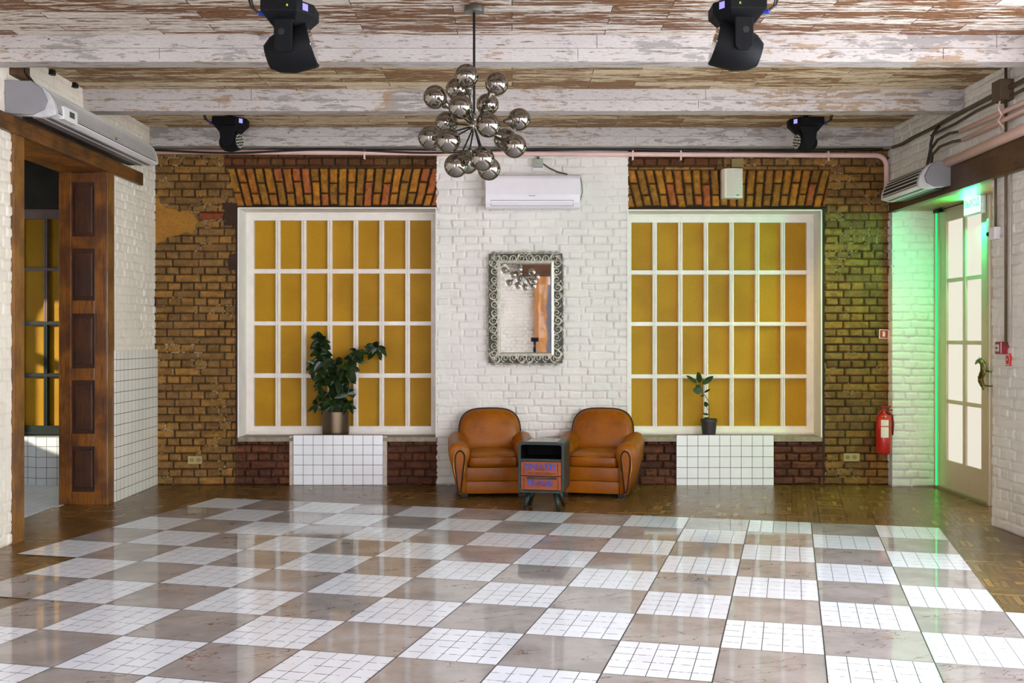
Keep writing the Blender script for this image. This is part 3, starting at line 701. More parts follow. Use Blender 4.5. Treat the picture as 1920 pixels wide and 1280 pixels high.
for q in (hp[5], hp[9]):
    e = Vector((XDD-.02, q.y-.07, q.z-.008)); h.tube([q, e], .007, 8); h.tube([e, e+Vector((.012, 0, 0))], .022, 12)
h.build('door_handle', M_BRONZE, dr, smooth=True)
dcl = MB(); a = onx(1752, 402, XD-.06); b = onx(1786, 392, XD-.06)
dcl.box((XD-.09, b.y-.10, 2.60), (XD-.02, b.y+.18, 2.66), ch=.006)
dcl.tube([(XD-.05, b.y-.02, 2.60), (XD-.07, b.y+.26, 2.585), (XDD-.03, b.y+.36, 2.565)], .008, 6); dcl.box((XD-.07, b.y+.30, 2.55), (XD-.03, b.y+.42, 2.58))
dcl.build('door_closer', M_BLACK, dr)
# ---- green exit sign
ex = thing('exit_sign', 'glowing green and white exit sign with lettering above the glazed door', 'sign', (3.95, 9.22, 2.60))
MB().box((3.915, 9.03, 2.44), (3.955, 9.385, 2.635), ch=.006).build('sign_housing', simple('sign_housing_white', (200, 205, 200), .4), ex)
MB().box((3.91, 9.045, 2.452), (3.9155, 9.37, 2.622)).build('sign_panel', emis('sign_panel_glow', (190, 255, 225), .8), ex)
Mx = Matrix(((0, 0, -1, 3.908), (-1, 0, 0, 9.207), (0, 1, 0, 2.535), (0, 0, 0, 1))); Mx = Matrix.Translation(-Vector((3.95, 9.22, 2.60))) @ Mx
text('ВЫХОД', .086, emis('sign_letters_glow', (96, 240, 170), .45), ex, Mx, sx=.95)
MB().box((3.92, 9.05, 2.636), (3.96, 9.38, 2.70)).build('sign_bracket', simple('sign_bracket_green_grey', (110, 130, 115), .5), ex)

tag(MB().box((XD-.034, OR1-.062, .01), (XD-.024, OR1-.050, 2.57)).build('corner_glow_strip', emis('green_corner_glow', (20, 255, 110), .9)), 'added thin glowing strip standing in for the green glow in the corner beside the glazed door', 'light strip')  # added glowing strip, stands in for the green glow down this corner
# ---- pink pipe along the back wall with its brackets, and the cables over it
M_PINK = simple('pink_pipe_paint', (204, 170, 160), .45, var=.06, nscale=4, coat=.15)
YP = YB-.06
zp = PZ(288, YP); rp = .0235
def arcpts(c, r, a0, a1, ax='xz', n=8):
    out = []
    for i in range(n+1):
        a = a0+(a1-a0)*i/n; out.append(Vector((c[0]+r*math.cos(a), c[1], c[2]+r*math.sin(a))))
    return out
xe = PX(1662, YP)
pts = [Vector((XL+.0, YP, PZ(284.5, YP))), Vector((-1.6, YP, PZ(286, YP))), Vector((0, YP, PZ(288, YP))), Vector((xe-.12, YP, PZ(291.5, YP)))]
pts += arcpts((xe-.10, YP, PZ(291.5, YP)-.10), .10, PI/2, 0)+[Vector((xe, YP, PZ(372, YP)))]
pp = thing('heating_pipe', 'thick pink painted pipe running along the top of the back wall', 'pipe', (0, YB, zp))
MB().tube(pts, rp, 14).build('pipe_run', M_PINK, pp, smooth=True)
for px in (684, 1186, 1276, 1552):
    x = PX(px, YP); z = PZ(288+(px-960)*.004, YP)
    MB().box((x-.008, YP-.028, z-.06), (x+.008, YP-.022, z+.03)).tube([(x, YP-.026, z+.028), (x, YB-.004, z+.034)], .005, 6).tube([(x, YP-.026, z-.055), (x, YB-.004, z-.05)], .005, 6).build('pipe_bracket', M_PINK, pp)
M_CABLE = simple('black_cable', (26, 22, 18), .5); M_BRC = simple('brown_cable', (66, 52, 34), .5, coat=.2)
cb = MB(); rr = random.Random(5)
def sag(x0, x1, y, zf, n=40): return [Vector((x0+(x1-x0)*i/n, y, zf(x0+(x1-x0)*i/n))) for i in range(n+1)]
cable_z = lambda x: 3.165+.012*math.sin(x*2.1)-.030*max(0, math.cos((x+2.7)*3.2))*(x < -1.9)
tag(MB().tube(sag(XL+.02, 3.5, YB-.05, cable_z, 90), .013, 6).build('power_cable', M_CABLE, smooth=True), 'thick black cable running under the last ceiling beam above the pink pipe', 'cable')
tag(MB().tube(sag(XL+.02, -.1, YB-.085, lambda x: 3.150+.016*math.sin(x*3.3+1), 60), .010, 6).build('power_cable', M_CABLE, smooth=True), 'loose black cable sagging over the left half of the pink pipe', 'cable')
x1, x2 = PX(1378, YB), PX(1384, YB)
tag(MB().tube(sag(-.05, x1, YB-.035, lambda x: 3.145+.006*math.sin(x*4), 40)+[Vector((x1+.02, YB-.035, 3.12)), Vector((x1+.02, YB-.03, 3.06))], .008, 6).build('power_cable', simple('grey_cable', (96, 92, 80), .5), smooth=True),
    'thin grey cable over the right half of the pink pipe', 'cable')
# ---- split air conditioner
YA = YB-.20
ac = thing('air_conditioner', 'white split air conditioner high on the white brick pier', 'air conditioner', (PX(999, YA), YB-.1, PZ(388, YA)))
ax0, ax1, az0, az1 = PX(910, YA), PX(1088, YA), PZ(391, YA), PZ(327, YA)
hgt = az1-az0
prof = [(YB-.012, az0+.02), (YA+.06, az0), (YA+.02, az0+.015), (YA, az0+.06), (YA-.012, az0+.13), (YA-.012, az1-.04), (YA+.0, az1-.012), (YA+.02, az1), (YB-.012, az1)]
MB().prism(prof, 0, ax0, ax1).build('housing', simple('air_conditioner_white', (206, 200, 202), .28, var=.02, coat=.4), ac, bevel=.006)
fy = lambda z: YA+.02-(z-(az0+.015))/.045*.02 if z < az0+.06 else YA-(z-az0-.06)/.07*.012
fa, fb, fz0, fz1 = PX(920.5, YA), PX(1075, YA), PZ(385.5, YA), PZ(375.5, YA)
m = MB()
for a, b in (((fa, fz1), (fb, fz1)), ((fa, fz0), (fb, fz0)), ((fa, fz0), (fa, fz1)), ((fb, fz0), (fb, fz1))):
    ya_, yb2 = fy(a[1])-.0005, fy(b[1])-.0005
    m.tube([(a[0], ya_, a[1]), (b[0], yb2, b[1])], .0022, 4)
m.build('louvre_gap', M_BLACK, ac)
ML = Matrix.Translation(-ac.matrix_basis.translation) @ Matrix.Translation((PX(997.5, YA), YA-.0145, PZ(367, YA))) @ Matrix.Rotation(PI/2, 4, 'X')
text('Hisense', .018, simple('dark_grey_print', (60, 60, 66), .5), ac, ML, name='logo_lettering', sx=1.1)
MB().tube([P(1088, 332, YB-.03), P(1091, 345, YB-.04), P(1092, 360, YB-.04), P(1087, 380, YB-.04)], .006, 6).build('side_cable', M_GPLAST, ac)
bx = thing('junction_box', 'small grey junction box on a bracket just above the air conditioner', 'junction box', P(1011, 310, YB))
MB().box(P(1001, 298, YB-.06), P(1018, 315, YB), ch=.004).build('box_body', simple('grey_green_box', (132, 136, 124), .5), bx)
MB().box(P(998.5, 300, YB-.02), P(1020, 321, YB-.006)).build('back_bracket', M_WPLAST, bx)
MB().tube([P(1018, 307, YB-.02), P(1030, 315, YB-.02), P(1045, 322, YB-.02), P(1064, 327, YB-.03)], .007, 6).tube([P(1009, 299, YB-.03), P(1009, 284, YB-.03)], .010, 6).build('feed_cable', simple('dark_flex_cable', (70, 60, 44), .5), bx)
# ---- wall speaker and box
sp = thing('wall_speaker', 'white wall speaker mounted on the brick arch over the right window', 'speaker', P(1372, 375, YB))
s0, s1 = P(1352, 318, YB-.03), P(1391, 373, YB-.03)
pr = [(s0.x, YB), (s0.x, YB-.07), (s0.x+.02, YB-.11), ((s0.x+s1.x)/2, YB-.13), (s1.x-.01, YB-.11), (s1.x, YB-.07), (s1.x, YB)]
MB().prism(pr, 2, s1.z, s0.z).build('cabinet', simple('ivory_plastic', (204, 200, 178), .5, var=.03), sp, bevel=.006)
MB().prism([(p[0]*.0+(s0.x+s1.x)/2+(p[0]-(s0.x+s1.x)/2)*.86+.006, p[1]-.006) for p in pr[1:-1]]+[(s1.x-.02, YB-.05), (s0.x+.03, YB-.05)], 2, s1.z+.012, s0.z-.012).build('grille', simple('ivory_grille', (186, 184, 166), .6, var=.1, nscale=300), sp, bevel=.004)
MB().box((s1.x-.075, YB-.132, s1.z+.022), (s1.x-.048, YB-.108, s1.z+.028)).build('badge', M_BLACK, sp)
tag(MB().box(P(1372, 297, YB-.05), P(1391.5, 316, YB+.02), ch=.004).build('junction_box', simple('mustard_junction_box', (120, 102, 56), .6)), 'small olive junction box just above the white wall speaker', 'junction box')
# ---- power sockets
def socket(px, py, label):
    r = thing('power_socket', label, 'socket', P(px, py, YB), group='double wall sockets')
    a, b = P(px-14, py-7, YB-.014), P(px+14, py+7, YB+.02)
    MB().box(a, b, ch=.003).build('socket_plate', simple('cream_socket', (150, 132, 84), .45, var=.08), r)
    for d in (-6.5, 6.5):
        c = P(px+d, py, YB-.016); pl = MB().cyl(c, c+Vector((0, .006, 0)), .021, n=20).build('socket_outlet', simple('cream_socket_inner', (120, 104, 66), .5), r)
        m = MB()
        for e in (-.009, .009): m.cyl(c+Vector((e, -.0015, 0)), c+Vector((e, .002, 0)), .0032, n=8)
        m.build('socket_hole', M_BLACK, pl)
socket(366, 862, 'cream double power socket low on the left brown brick wall')
socket(1596, 857, 'cream double power socket low on the right brown brick wall')
# ---- fire extinguisher, its sign, call point
ye = YB-.14; xc = PX(1657, ye)
fe = thing('fire_extinguisher', 'red fire extinguisher hung in the right corner beside the white pier', 'fire extinguisher', (xc, ye, PZ(852, ye)))
zb, zt = PZ(851, ye), PZ(776, ye); M_RED = simple('red_enamel', (176, 24, 22), .28, var=.08, coat=.6, k=1.2)
MB().lathe([(.05, 0), (.066, .008), (.070, .02), (.070, zt-zb-.05), (.062, zt-zb-.018), (.035, zt-zb), (.02, zt-zb+.012), (.02, zt-zb+.03), (0, zt-zb+.03)], (xc, ye, zb), 32).build('cylinder_body', M_RED, fe, auto=50)
m = MB(); n = 10
for i in range(n+1): pass
lab = [(-2.25+1.0*i/n) for i in range(n+1)]
vs = []; z0_, z1_ = PZ(819, ye), PZ(786, ye)
for a in lab: vs += [(xc+.0712*math.cos(a), ye+.0712*math.sin(a), z0_), (xc+.0712*math.cos(a), ye+.0712*math.sin(a), z1_)]
m.add(vs, [(2*i, 2*i+2, 2*i+3, 2*i+1) for i in range(n)]).build('paper_label', simple('label_paper', (210, 200, 186), .6, var=.06), fe, smooth=True)
m = MB()
for zz0, zz1, in ((.60, .66),): 
    za, zb_ = z0_+(z1_-z0_)*zz0, z0_+(z1_-z0_)*zz1
    vs = []
    for a in lab: vs += [(xc+.0718*math.cos(a), ye+.0718*math.sin(a), za), (xc+.0718*math.cos(a), ye+.0718*math.sin(a), zb_)]
    m.add(vs, [(2*i, 2*i+2, 2*i+3, 2*i+1) for i in range(n)])
m.build('label_stripe', M_RED, fe)
m = MB(); zv = zt+.025
m.box((xc-.018, ye-.018, zv), (xc+.018, ye+.018, zv+.03), ch=.003); m.tube([(xc-.01, ye, zv+.02), (xc-.05, ye-.01, zv-.02), (xc-.075, ye-.01, zv-.075)], [.012, .010, .008], 8)
m.box((xc-.03, ye-.012, zv+.035), (xc+.065, ye+.012, zv+.05)); m.box((xc-.02, ye-.01, zv+.008), (xc+.085, ye+.01, zv+.018)); m.cyl((xc, ye, zv+.03), (xc, ye, zv+.04), .012)
m.build('valve_and_levers', simple('dark_red_metal', (120, 22, 20), .4, metal=.2), fe, bevel=.002)
m = MB(); m.tube([(xc+.03, ye, zv), (xc+.075, ye-.01, zv-.03), (xc+.085, ye-.01, zv-.12), (xc+.080, ye, zv-.22)], .010, 8); m.build('hose', simple('dark_red_hose', (110, 20, 18), .5), fe, smooth=True)
MB().box((xc-.03, ye+.07, zt-.12), (xc+.03, YB+.02, zt-.09)).build('wall_bracket', M_BLACKM, fe)
def sign(px0, py0, px1, py1, Y, name, label, rot=0.0):
    a, b = P(px0, py0, Y), P(px1, py1, Y); c = (a+b)/2
    r = thing(name, label, 'sign', c)
    return r, a-c, b-c
r, a, b = sign(1648.5, 617.5, 1666, 634.5, YB-.012, 'safety_sign', 'small red square sign with a white extinguisher symbol in the right corner')
r.rotation_euler = (0, .05, 0)
MB().box((a.x, -.002, b.z), (b.x, .004, a.z)).build('sign_border', simple('white_sign_film', (222, 216, 208), .4), r, local=True)
MB().box((a.x*.86, -.0035, b.z*.86), (b.x*.86, -.001, a.z*.86)).build('sign_face', simple('brick_red_sign', (158, 44, 34), .4), r, local=True)
m = MB(); m.box((-.012, -.0045, b.z*.55), (.012, -.003, a.z*.35)); m.box((-.006, -.0045, a.z*.3), (.006, -.003, a.z*.6)); m.box((-.016, -.0045, a.z*.42), (.002, -.003, a.z*.56))
m.build('extinguisher_symbol', simple('white_sign_film', (222, 216, 208), .4), r, local=True)
YC0 = YS(1884.5, XR); zc0 = PZ(652, YC0)
cp = thing('fire_call_point', 'dark red manual fire alarm call point on the right white brick wall', 'alarm', (XR, YC0, zc0))
MB().box((XR-.055, YC0-.05, zc0-.045), (XR+.01, YC0+.045, zc0+.045), ch=.006).build('call_point_body', simple('call_point_red', (124, 22, 36), .35, coat=.3), cp)
MB().box((XR-.061, YC0-.022, zc0-.025), (XR-.053, YC0+.022, zc0+.025)).build('call_point_window', simple('pale_print', (190, 180, 180), .4), cp)
MB().box((XR-.063, YC0-.012, zc0-.006), (XR-.060, YC0+.012, zc0+.006)).build('press_mark', M_BLACK, cp)
YC1 = YS(1889.5, XR-.012); zc1 = PZ(674, YC1)
cs = thing('fire_button_sign', 'small red rectangular sign with a pale button symbol under the call point', 'sign', (XR-.012, YC1, zc1))
MB().box((XR-.014, YC1-.038, zc1-.044), (XR, YC1+.038, zc1+.044)).build('sign_face', simple('bright_red_sign', (190, 36, 30), .4), cs)
w_ = MB()
for a_, b_ in (((-.030, -.037), (.030, -.033)), ((-.030, .033), (.030, .037)), ((-.030, -.037), (-.027, .037)), ((.027, -.037), (.030, .037))): w_.box((XR-.0155, YC1+a_[0], zc1+a_[1]), (XR-.013, YC1+b_[0], zc1+b_[1]))
w_.build('sign_border', simple('white_sign_film', (222, 216, 208), .4), cs)
MB().tube([(XR-.0165, YC1, zc1), (XR-.013, YC1, zc1)], .018, 18).build('sign_disc', simple('dark_red_metal', (120, 22, 20), .4), cs)
MB().box((XR-.018, YC1-.005, zc1-.008), (XR-.015, YC1+.005, zc1+.010)).build('button_symbol', simple('white_sign_film', (222, 216, 208), .4), cs)
# ---- right wall services
xw = XR-.025
M_CONDUIT = simple('brown_conduit', (84, 68, 48), .45, var=.15, coat=.2)
yv = YS(1886, xw)
tag(MB().tube([(xw, yv, ZC), (xw, yv, zc0+.03)], .011, 8).build('conduit', M_CONDUIT, smooth=True), 'thin brown vertical conduit running down the right wall to the call point', 'conduit')
tag(MB().tube([(xw+.01, yv-.045, 2.57), (xw+.01, yv-.045, zc0+.045)], .006, 6).build('conduit', simple('pale_conduit', (176, 168, 156), .5), smooth=True), 'thin pale vertical wire just beside the brown conduit on the right wall', 'conduit')
jb = onx(1880, 171, XR-.05)
tag(MB().box((XR-.10, jb.y-.07, jb.z-.075), (XR+.0, jb.y+.07, jb.z+.075), ch=.006).build('junction_box', simple('brown_junction_box', (78, 62, 44), .55)), 'brown junction box where cables cross high on the right wall', 'junction box')
path = [onx(px, py, XR-.03) for px, py in ((1674, 276), (1692, 270), (1712, 258), (1745, 242), (1790, 217), (1830, 196), (1868, 176), (1895, 163), (1960, 130), (2050, 85))]
tag(MB().tube(path, .017, 8).build('power_cable', M_BRC, smooth=True), 'thick brown cable climbing along the top of the right wall', 'cable')
path = [Vector((p.x+.005, p.y, p.z-.055-.01*math.sin(i*2))) for i, p in enumerate(path[3:])]
tag(MB().tube(path, .012, 8).build('power_cable', M_BRC, smooth=True), 'thinner brown cable clipped just below the thick one on the right wall', 'cable')
def pinkpipe(p0, p1, r, label, X, name='water_pipe'):
    a = onx(*p0, X); b = onx(*p1, X); d = (b-a); d.z = 0; b2 = a+d*1.0; b2.z = b.z
    e = a+(b2-a)*1.9
    return tag(MB().tube([a, b2, e], r, 14).build(name, M_PINK, smooth=True), label, 'pipe')
pinkpipe((1801, 246), (1920, 192), .018, 'upper of the two thin pink pipes on the right wall', XR-.05)
pinkpipe((1806, 262), (1920, 207), .018, 'lower of the two thin pink pipes on the right wall', XR-.05)
pinkpipe((1773, 307), (1920, 243), .038, 'thick pink pipe above the wooden header on the right wall', XR-.07)
k0 = onx(1875, 215, XR-.075); 
tag(MB().tube([(k0.x, k0.y, k0.z+.10), (k0.x-.012, k0.y, k0.z+.045), (k0.x+.012, k0.y, k0.z), (k0.x-.012, k0.y, k0.z-.045), (k0.x+.03, k0.y, k0.z-.10)], .007, 6).build('pipe_clip', M_PINK), 'bent pink clip holding the two thin pink pipes', 'clip')
for k, (a_, cpts, lb) in enumerate((((1801, 246), [(1780, 250), (1758, 262), (1744, 282), (1738, 312)], 'bronze hose looping from the upper thin pink pipe to the right air curtain'),
                         ((1806, 262), [(1785, 266), (1762, 275), (1748, 290), (1745, 318)], 'bronze hose looping from the lower thin pink pipe to the right air curtain'),
                         ((1762, 235), [(1750, 250), (1745, 270), (1745, 290), (1747, 318)], 'dark flexible hose dropping from the wall cables to the right air curtain'))):
    pts = [onx(*a_, XR-.05)]+[onx(*c, XR-.07-.01*k) for c in cpts]
    tag(MB().tube(pts, .012, 8).build('flexible_hose', M_BRC if k < 2 else M_CABLE, smooth=True), lb, 'hose')
sw = onx(1868, 437, XR-.02)
sb = thing('switch_box', 'small white box with black plug high on the edge of the right white wall', 'switch', sw)
MB().box((XR-.05, sw.y-.03, sw.z-.045), (XR+.0, sw.y+.06, sw.z+.045), ch=.004).build('switch_body', M_WPLAST, sb)
MB().cyl((XR-.04, sw.y+.06, sw.z), (XR-.04, sw.y+.085, sw.z), .018).build('plug', M_BLACK, sb)
tag(MB().tube([(xw, sw.y, 2.58), (xw, sw.y, sw.z+.04)], .010, 8).build('conduit', M_CONDUIT, smooth=True), 'short brown conduit from the wooden header down to the white switch box', 'conduit')
struct(MB().box((XR-.045, 5.6, 2.565), (XR+.02, OR1-.01, 2.805), ch=.006).build('trim_5', wood_mat('dark_header_wood', (84, 56, 28), (62, 38, 20), (40, 26, 16), (3, .25, 3))))
struct(MB().box((XR+.0, OR0-.1, 2.585), (XD+.02, OR1+.01, 2.64)).build('trim_6', wood_mat('soffit_wood_right', (150, 120, 60), (120, 90, 40), (90, 64, 30), (3, .5, 3))))
struct(MB().box((XD-.002, OR0-.1, 2.62), (XD+.02, OR1+.01, ZC)).build('wall_right', M_PLWHITE))
# ---- air curtains
def air_curtain(label, X, s, y0, y1, z0, z1, dpt, nsl, duty=.46):
    """X wall plane, s = +1 body goes to +x; grille on the rounded shoulder"""
    r = thing('air_curtain', label, 'air curtain', (X, (y0+y1)/2, z0))
    H = z1-z0; pr = [(X, z0+.03), (X+s*dpt*.70, z0), (X+s*dpt*.93, z0+.012), (X+s*dpt, z0+H*.09)]
    nA = 12
    for i in range(nA+1):
        a = PI/2*i/nA; pr.append((X+s*(dpt*.35+dpt*.65*math.cos(a)), z0+H*.13+H*.87*math.sin(a)))
    pr.append((X, z1))
    MB().prism(pr, 1, y0+.075, y1-.03).build('housing', M_WPLAST, r, auto=40)
    inn = [(X+(x-X)*1.012, z0+H*.5+(z-z0-H*.5)*1.03) for x, z in pr]
    for ya_, yb_ in ((y0+.03, y0+.078), (y1-.034, y1)): MB().prism([(X if abs(x-X) < .01 else x, z) for x, z in inn], 1, ya_, yb_).build('end_cap', simple('grey_white_plastic', (176, 174, 174), .4), r, bevel=.006, auto=40)
    MB().prism([(X, z0+.02), (X+s*dpt*.55, z0+.01), (X+s*dpt*.80, z0+H*.2), (X+s*dpt*.86, z0+H*.45), (X+s*dpt*.74, z1-.05), (X+s*dpt*.55, z1-.004), (X, z1)], 1, y0, y0+.03).build('side_cover', M_GPLAST, r, bevel=.006)
    g = MB(); d = MB()
    for i in range(nsl):
        a0 = math.radians(2)+PI/2*1.0*i/nsl; a1 = a0+PI/2/nsl*duty
        def q(a, e=.004): return (X+s*(dpt*.35+(dpt*.65+e)*math.cos(a)), z0+H*.13+(H*.87+e)*math.sin(a))
        (xa_, za_), (xb_, zb_) = q(a0), q(a1)
        (xc_, zc_), (xd_, zd_) = q(a0, -.002), q(a1, -.002)
        g.prism([(xc_, zc_), (xa_, za_), (xb_, zb_), (xd_, zd_)], 1, y0+.08, y1-.04)
    gr = [(X+s*(dpt*.35+(dpt*.65+.0015)*math.cos(a)), z0+H*.13+(H*.87+.0015)*math.sin(a)) for a in [PI/2*i/14 for i in range(15)]]
    d.prism(gr+[(X+s*dpt*.35, z0+H*.24)], 1, y0+.08, y1-.04).build('grille_recess', simple('grille_dark', (30, 29, 28), .7), r)
    g.build('grille_slat', simple('grille_slat_white', (200, 196, 190), .4, var=.03), r)
    m = MB()
    for k in range(14):
        y = y0+.12+(y1-y0-.2)*k/13
    m.box((X+s*dpt*.25, y0+.09, z0+.002), (X+s*dpt*.45, y1-.05, z0+.012)); m.build('outlet_slot', M_BLACK, r); MB().box((X+s*dpt*.47, y0+.085, z0+.0015), (X+s*dpt*.84, y1-.045, z0+.008)).build('underside_shade_sheet', simple('underside_shade_grey', (92, 90, 92), .5), r)  # grey sheet added below the housing, its colour paints the underside's shadow
    return r
acl = air_curtain('long white air curtain with ribbed grille above the left wooden header', XL, 1, 7.22, 9.36, 2.875, 3.115, .325, 26)
c = onx(92, 229, XL+.325)
MB().box((XL+.285, 7.37, 2.885), (XL+.337, 7.60, 2.975), ch=.006).build('control_panel', M_WPLAST, acl)
MB().box((XL+.333, 7.46, 2.915), (XL+.340, 7.54, 2.955)).build('display', simple('lcd_dark_green', (60, 66, 50), .3), acl)
MB().box((XL+.325, 8.35, 2.925), (XL+.330, 8.375, 2.94)).build('indicator', simple('dark_red_metal', (120, 22, 20), .4), acl)
air_curtain('short white air curtain with ribbed grille above the glazed door', XR, -1, 8.70, 9.62, 2.60, 2.82, .29, 9, .22)
tag(MB().tube([onx(45, 118, XL+.05), onx(48, 135, XL+.06), (XL+.08, 7.6, 3.115)], .008, 6).build('power_cable', M_CABLE, smooth=True), 'short black cable feeding the top of the left air curtain', 'cable')
MBk = thing('cable_bracket', 'small black bracket under the ceiling at the end of the second beam', 'bracket', onx(138, 160, XL))
for px, py in ((95, 137), (138, 161)):
    q = onx(px, py, XL); MB().box((XL-.01, q.y-.03, q.z-.015), (XL+.03, q.y+.02, q.z+.02)).build('bracket_clip', M_BLACK, MBk)
# ---- leather club armchairs
def smooth_path(p, k):
    out = []
    for i in range(len(p)-1):
        a, b, c, d = Vector(p[max(i-1, 0)]), Vector(p[i]), Vector(p[i+1]), Vector(p[min(i+2, len(p)-1)])
        for j in range(k):
            t = j/k; q = .5*((2*b)+(c-a)*t+(2*a-5*b+4*c-d)*t*t+(3*b-a-3*c+d)*t**3); out.append((q.x, q.y))
    return out+[tuple(p[-1])]
def leather():
    s = NT('tan_leather'); v = s.vec('Object')
    c = s.mix(s.step(s.noise(v, 3.2, 4, .6), .35, .7), A(152, 84, 6, 1.08), A(122, 64, 4, 1.08))
    c = s.mix(1.0, c, s.ramp(s.noise(v, 60, 4, .7), [(.25, .84), (.75, 1.14)]), 'MULTIPLY')
    s.set(Base_Color=c, Roughness=s.math('ADD', .27, s.math('MULTIPLY', s.noise(v, 8, 4), .2)))
    s.b.inputs['Coat Weight'].default_value = .06; s.b.inputs['Specular IOR Level'].default_value = .2; s.b.inputs['Coat Roughness'].default_value = .25
    s.bump(s.math('ADD', s.noise(v, 7, 5, .6), s.math('MULTIPLY', s.noise(v, 160, 2), .12)), .25, .010); return s.m
M_LEA = leather(); M_PIPE_L = simple('dark_leather_piping', (48, 24, 8), .5, spec=.2); M_STUD = simple('brass_stud', (150, 110, 50), .3, metal=.9)
def armchair(label, x, y, rz, w_=.76):
    r = thing('armchair', label, 'armchair', (x, y, 0), rz, 'tan leather club armchairs')
    B = lambda m, n, mat, par=r, **k: m.build(n, mat, par, local=True, **k)
    hw = w_/2; yf, yb = -.36, .30
    # base with seat rail seams
    m = MB(); m.box((-hw+.10, yf+.014, .032), (hw-.10, yb, .140), ch=.006); m.box((-hw+.10, yf+.012, .1415), (hw-.10, yb, .262), ch=.008)
    B(m, 'seat_base', M_LEA, smooth=True)
    # seat cushion, crowned
    ring = []; N = 28; rings = []
    for zz, k in ((.262, .93), (.272, .99), (.30, 1.0), (.335, 1.0), (.357, .985), (.372, .93), (.384, .75), (.391, .45), (.394, .12)):
        rg = []
        for i in range(N):
            a = 2*PI*i/N; e = .26
            cx_ = math.copysign(abs(math.cos(a))**e, math.cos(a)); cy_ = math.copysign(abs(math.sin(a))**e, math.sin(a))
            rg.append((cx_*(hw-.148)*k, -.075+cy_*.285*k, zz))
        rings.append(rg)
    cu = B(MB().loft(rings), 'seat_cushion', M_LEA, smooth=True)
    pz = [Vector(((hw-.146)*s_, y_, .352)) for s_, y_ in ((-1, .1), (-1, -.32), (-.96, -.352), (.96, -.352), (1, -.32), (1, .1))]
    B(MB().tube(pz, .0045, 6), 'piping', M_PIPE_L, cu)
    # arms : rolled section swept front to back
    for sgn in (-1, 1):
        def sec(y, zt, sc=1.0, ox=0):
            xo = hw; pts = [(xo-.070, .032), (xo-.042, .16), (xo-.008, .30), (xo+.010, zt-.10), (xo+.008, zt-.055), (xo-.016, zt-.016), (xo-.062, zt+.004), (xo-.112, zt-.002),
                   (xo-.162, zt-.034), (xo-.180, zt-.08), (xo-.174, zt-.12), (xo-.158, .30), (xo-.148, .16), (xo-.142, .032)]
            cx_, cz_ = xo-.085, .26
            return [Vector((sgn*(cx_+(px-cx_)*sc+ox), y, cz_+(pz-cz_)*sc)) for px, pz in pts]
        rings = [sec(yf-.012, .470, .86), sec(yf-.004, .475, .96), sec(yf+.02, .478), sec(-.2, .478), sec(-.05, .485), sec(.1, .505), sec(.2, .520), sec(.28, .53, .97), sec(.315, .525, .86)]
        arm = B(MB().loft(rings), 'armrest', M_LEA, smooth=True)
        # front facing panel with piping and studs
        o = hw; prf = [(o-.092, .045), (o-.118, .26), (o-.128, .345), (o-.122, .385), (o-.096, .410), (o-.066, .400), (o-.048, .365), (o-.046, .29), (o-.066, .12), (o-.080, .045)]
        prf = smooth_path(prf, 4)
        pan = B(MB().prism([(sgn*a, b) for a, b in prf], 1, yf-.022, yf-.006), 'front_panel', M_LEA, arm, bevel=.004)
        B(MB().tube([(sgn*a, yf-.022, b) for a, b in prf], .0075, 6), 'piping', M_PIPE_L, arm)
        st_ = MB()
        full = [Vector((sgn*a, yf-.024, b)) for a, b in prf]; acc = []
        for p, q in zip(full[:-1], full[1:]):
            n_ = max(1, int((q-p).length/.016)); acc += [p+(q-p)*t/n_ for t in range(n_)]
        cc = sum(acc, Vector())/len(acc)
        for p in acc:
            p2 = p+(p-cc).normalized()*.013; st_.ball((p2.x, p2.y+.004, p2.z), .0042, 6)
        st_.tube([(p2.x, p2.y+.006, p2.z) for p2 in [p+(p-cc).normalized()*.013 for p in acc]], .0045, 6)
        o2 = B(st_, 'stud_trim', M_STUD, arm); 
    # arched barrel back
    def arch(sc, yy, zoff=0.0):
        out = []; W, zb_, zt_ = .285, .22, .735
        for i in range(25):
            a = PI*i/24; e = .62
            cx_ = math.copysign(abs(math.cos(a))**e, math.cos(a)); sz = abs(math.sin(a))**e
            out.append(Vector((cx_*W*sc, yy, .47+(zt_-.47)*sz*sc+zoff)))
        out.append(Vector((-W*sc*1.02, yy, .22))); out.append(Vector((W*sc*1.02, yy, .22)))
        return out
    lean = lambda rg, k: [Vector((p.x, p.y+k*(p.z-.3)*.20, p.z)) for p in rg]
    rings = [arch(.55, .155), arch(.80, .158), arch(.93, .172), arch(.985, .20), arch(1.0, .235), arch(1.0, .30), arch(.96, .335), arch(.8, .345)]
    bk = B(MB().loft([lean(q, 1) for q in rings]), 'backrest', M_LEA, smooth=True)
    pp_ = lean(arch(1.012, .225), 1)[:25]
    B(MB().tube([p for p in pp_], .0065, 6), 'piping', M_PIPE_L, bk)
    for sx_ in (-1, 1):
        for yy in (yf+.045, yb-.07):
            B(MB().box((sx_*(hw-.13)-.03, yy-.025, 0), (sx_*(hw-.13)+.03, yy+.025, .034), ch=.006), 'foot', simple('dark_wood_foot', (18, 12, 9), .6))
    return r
Yc = 9.82
armchair('tan leather club armchair at the left of the little cabinet', PX(921, Yc), Yc, math.radians(4))
armchair('tan leather club armchair at the right of the little cabinet, turned inwards', PX(1122, Yc), Yc, math.radians(-13))
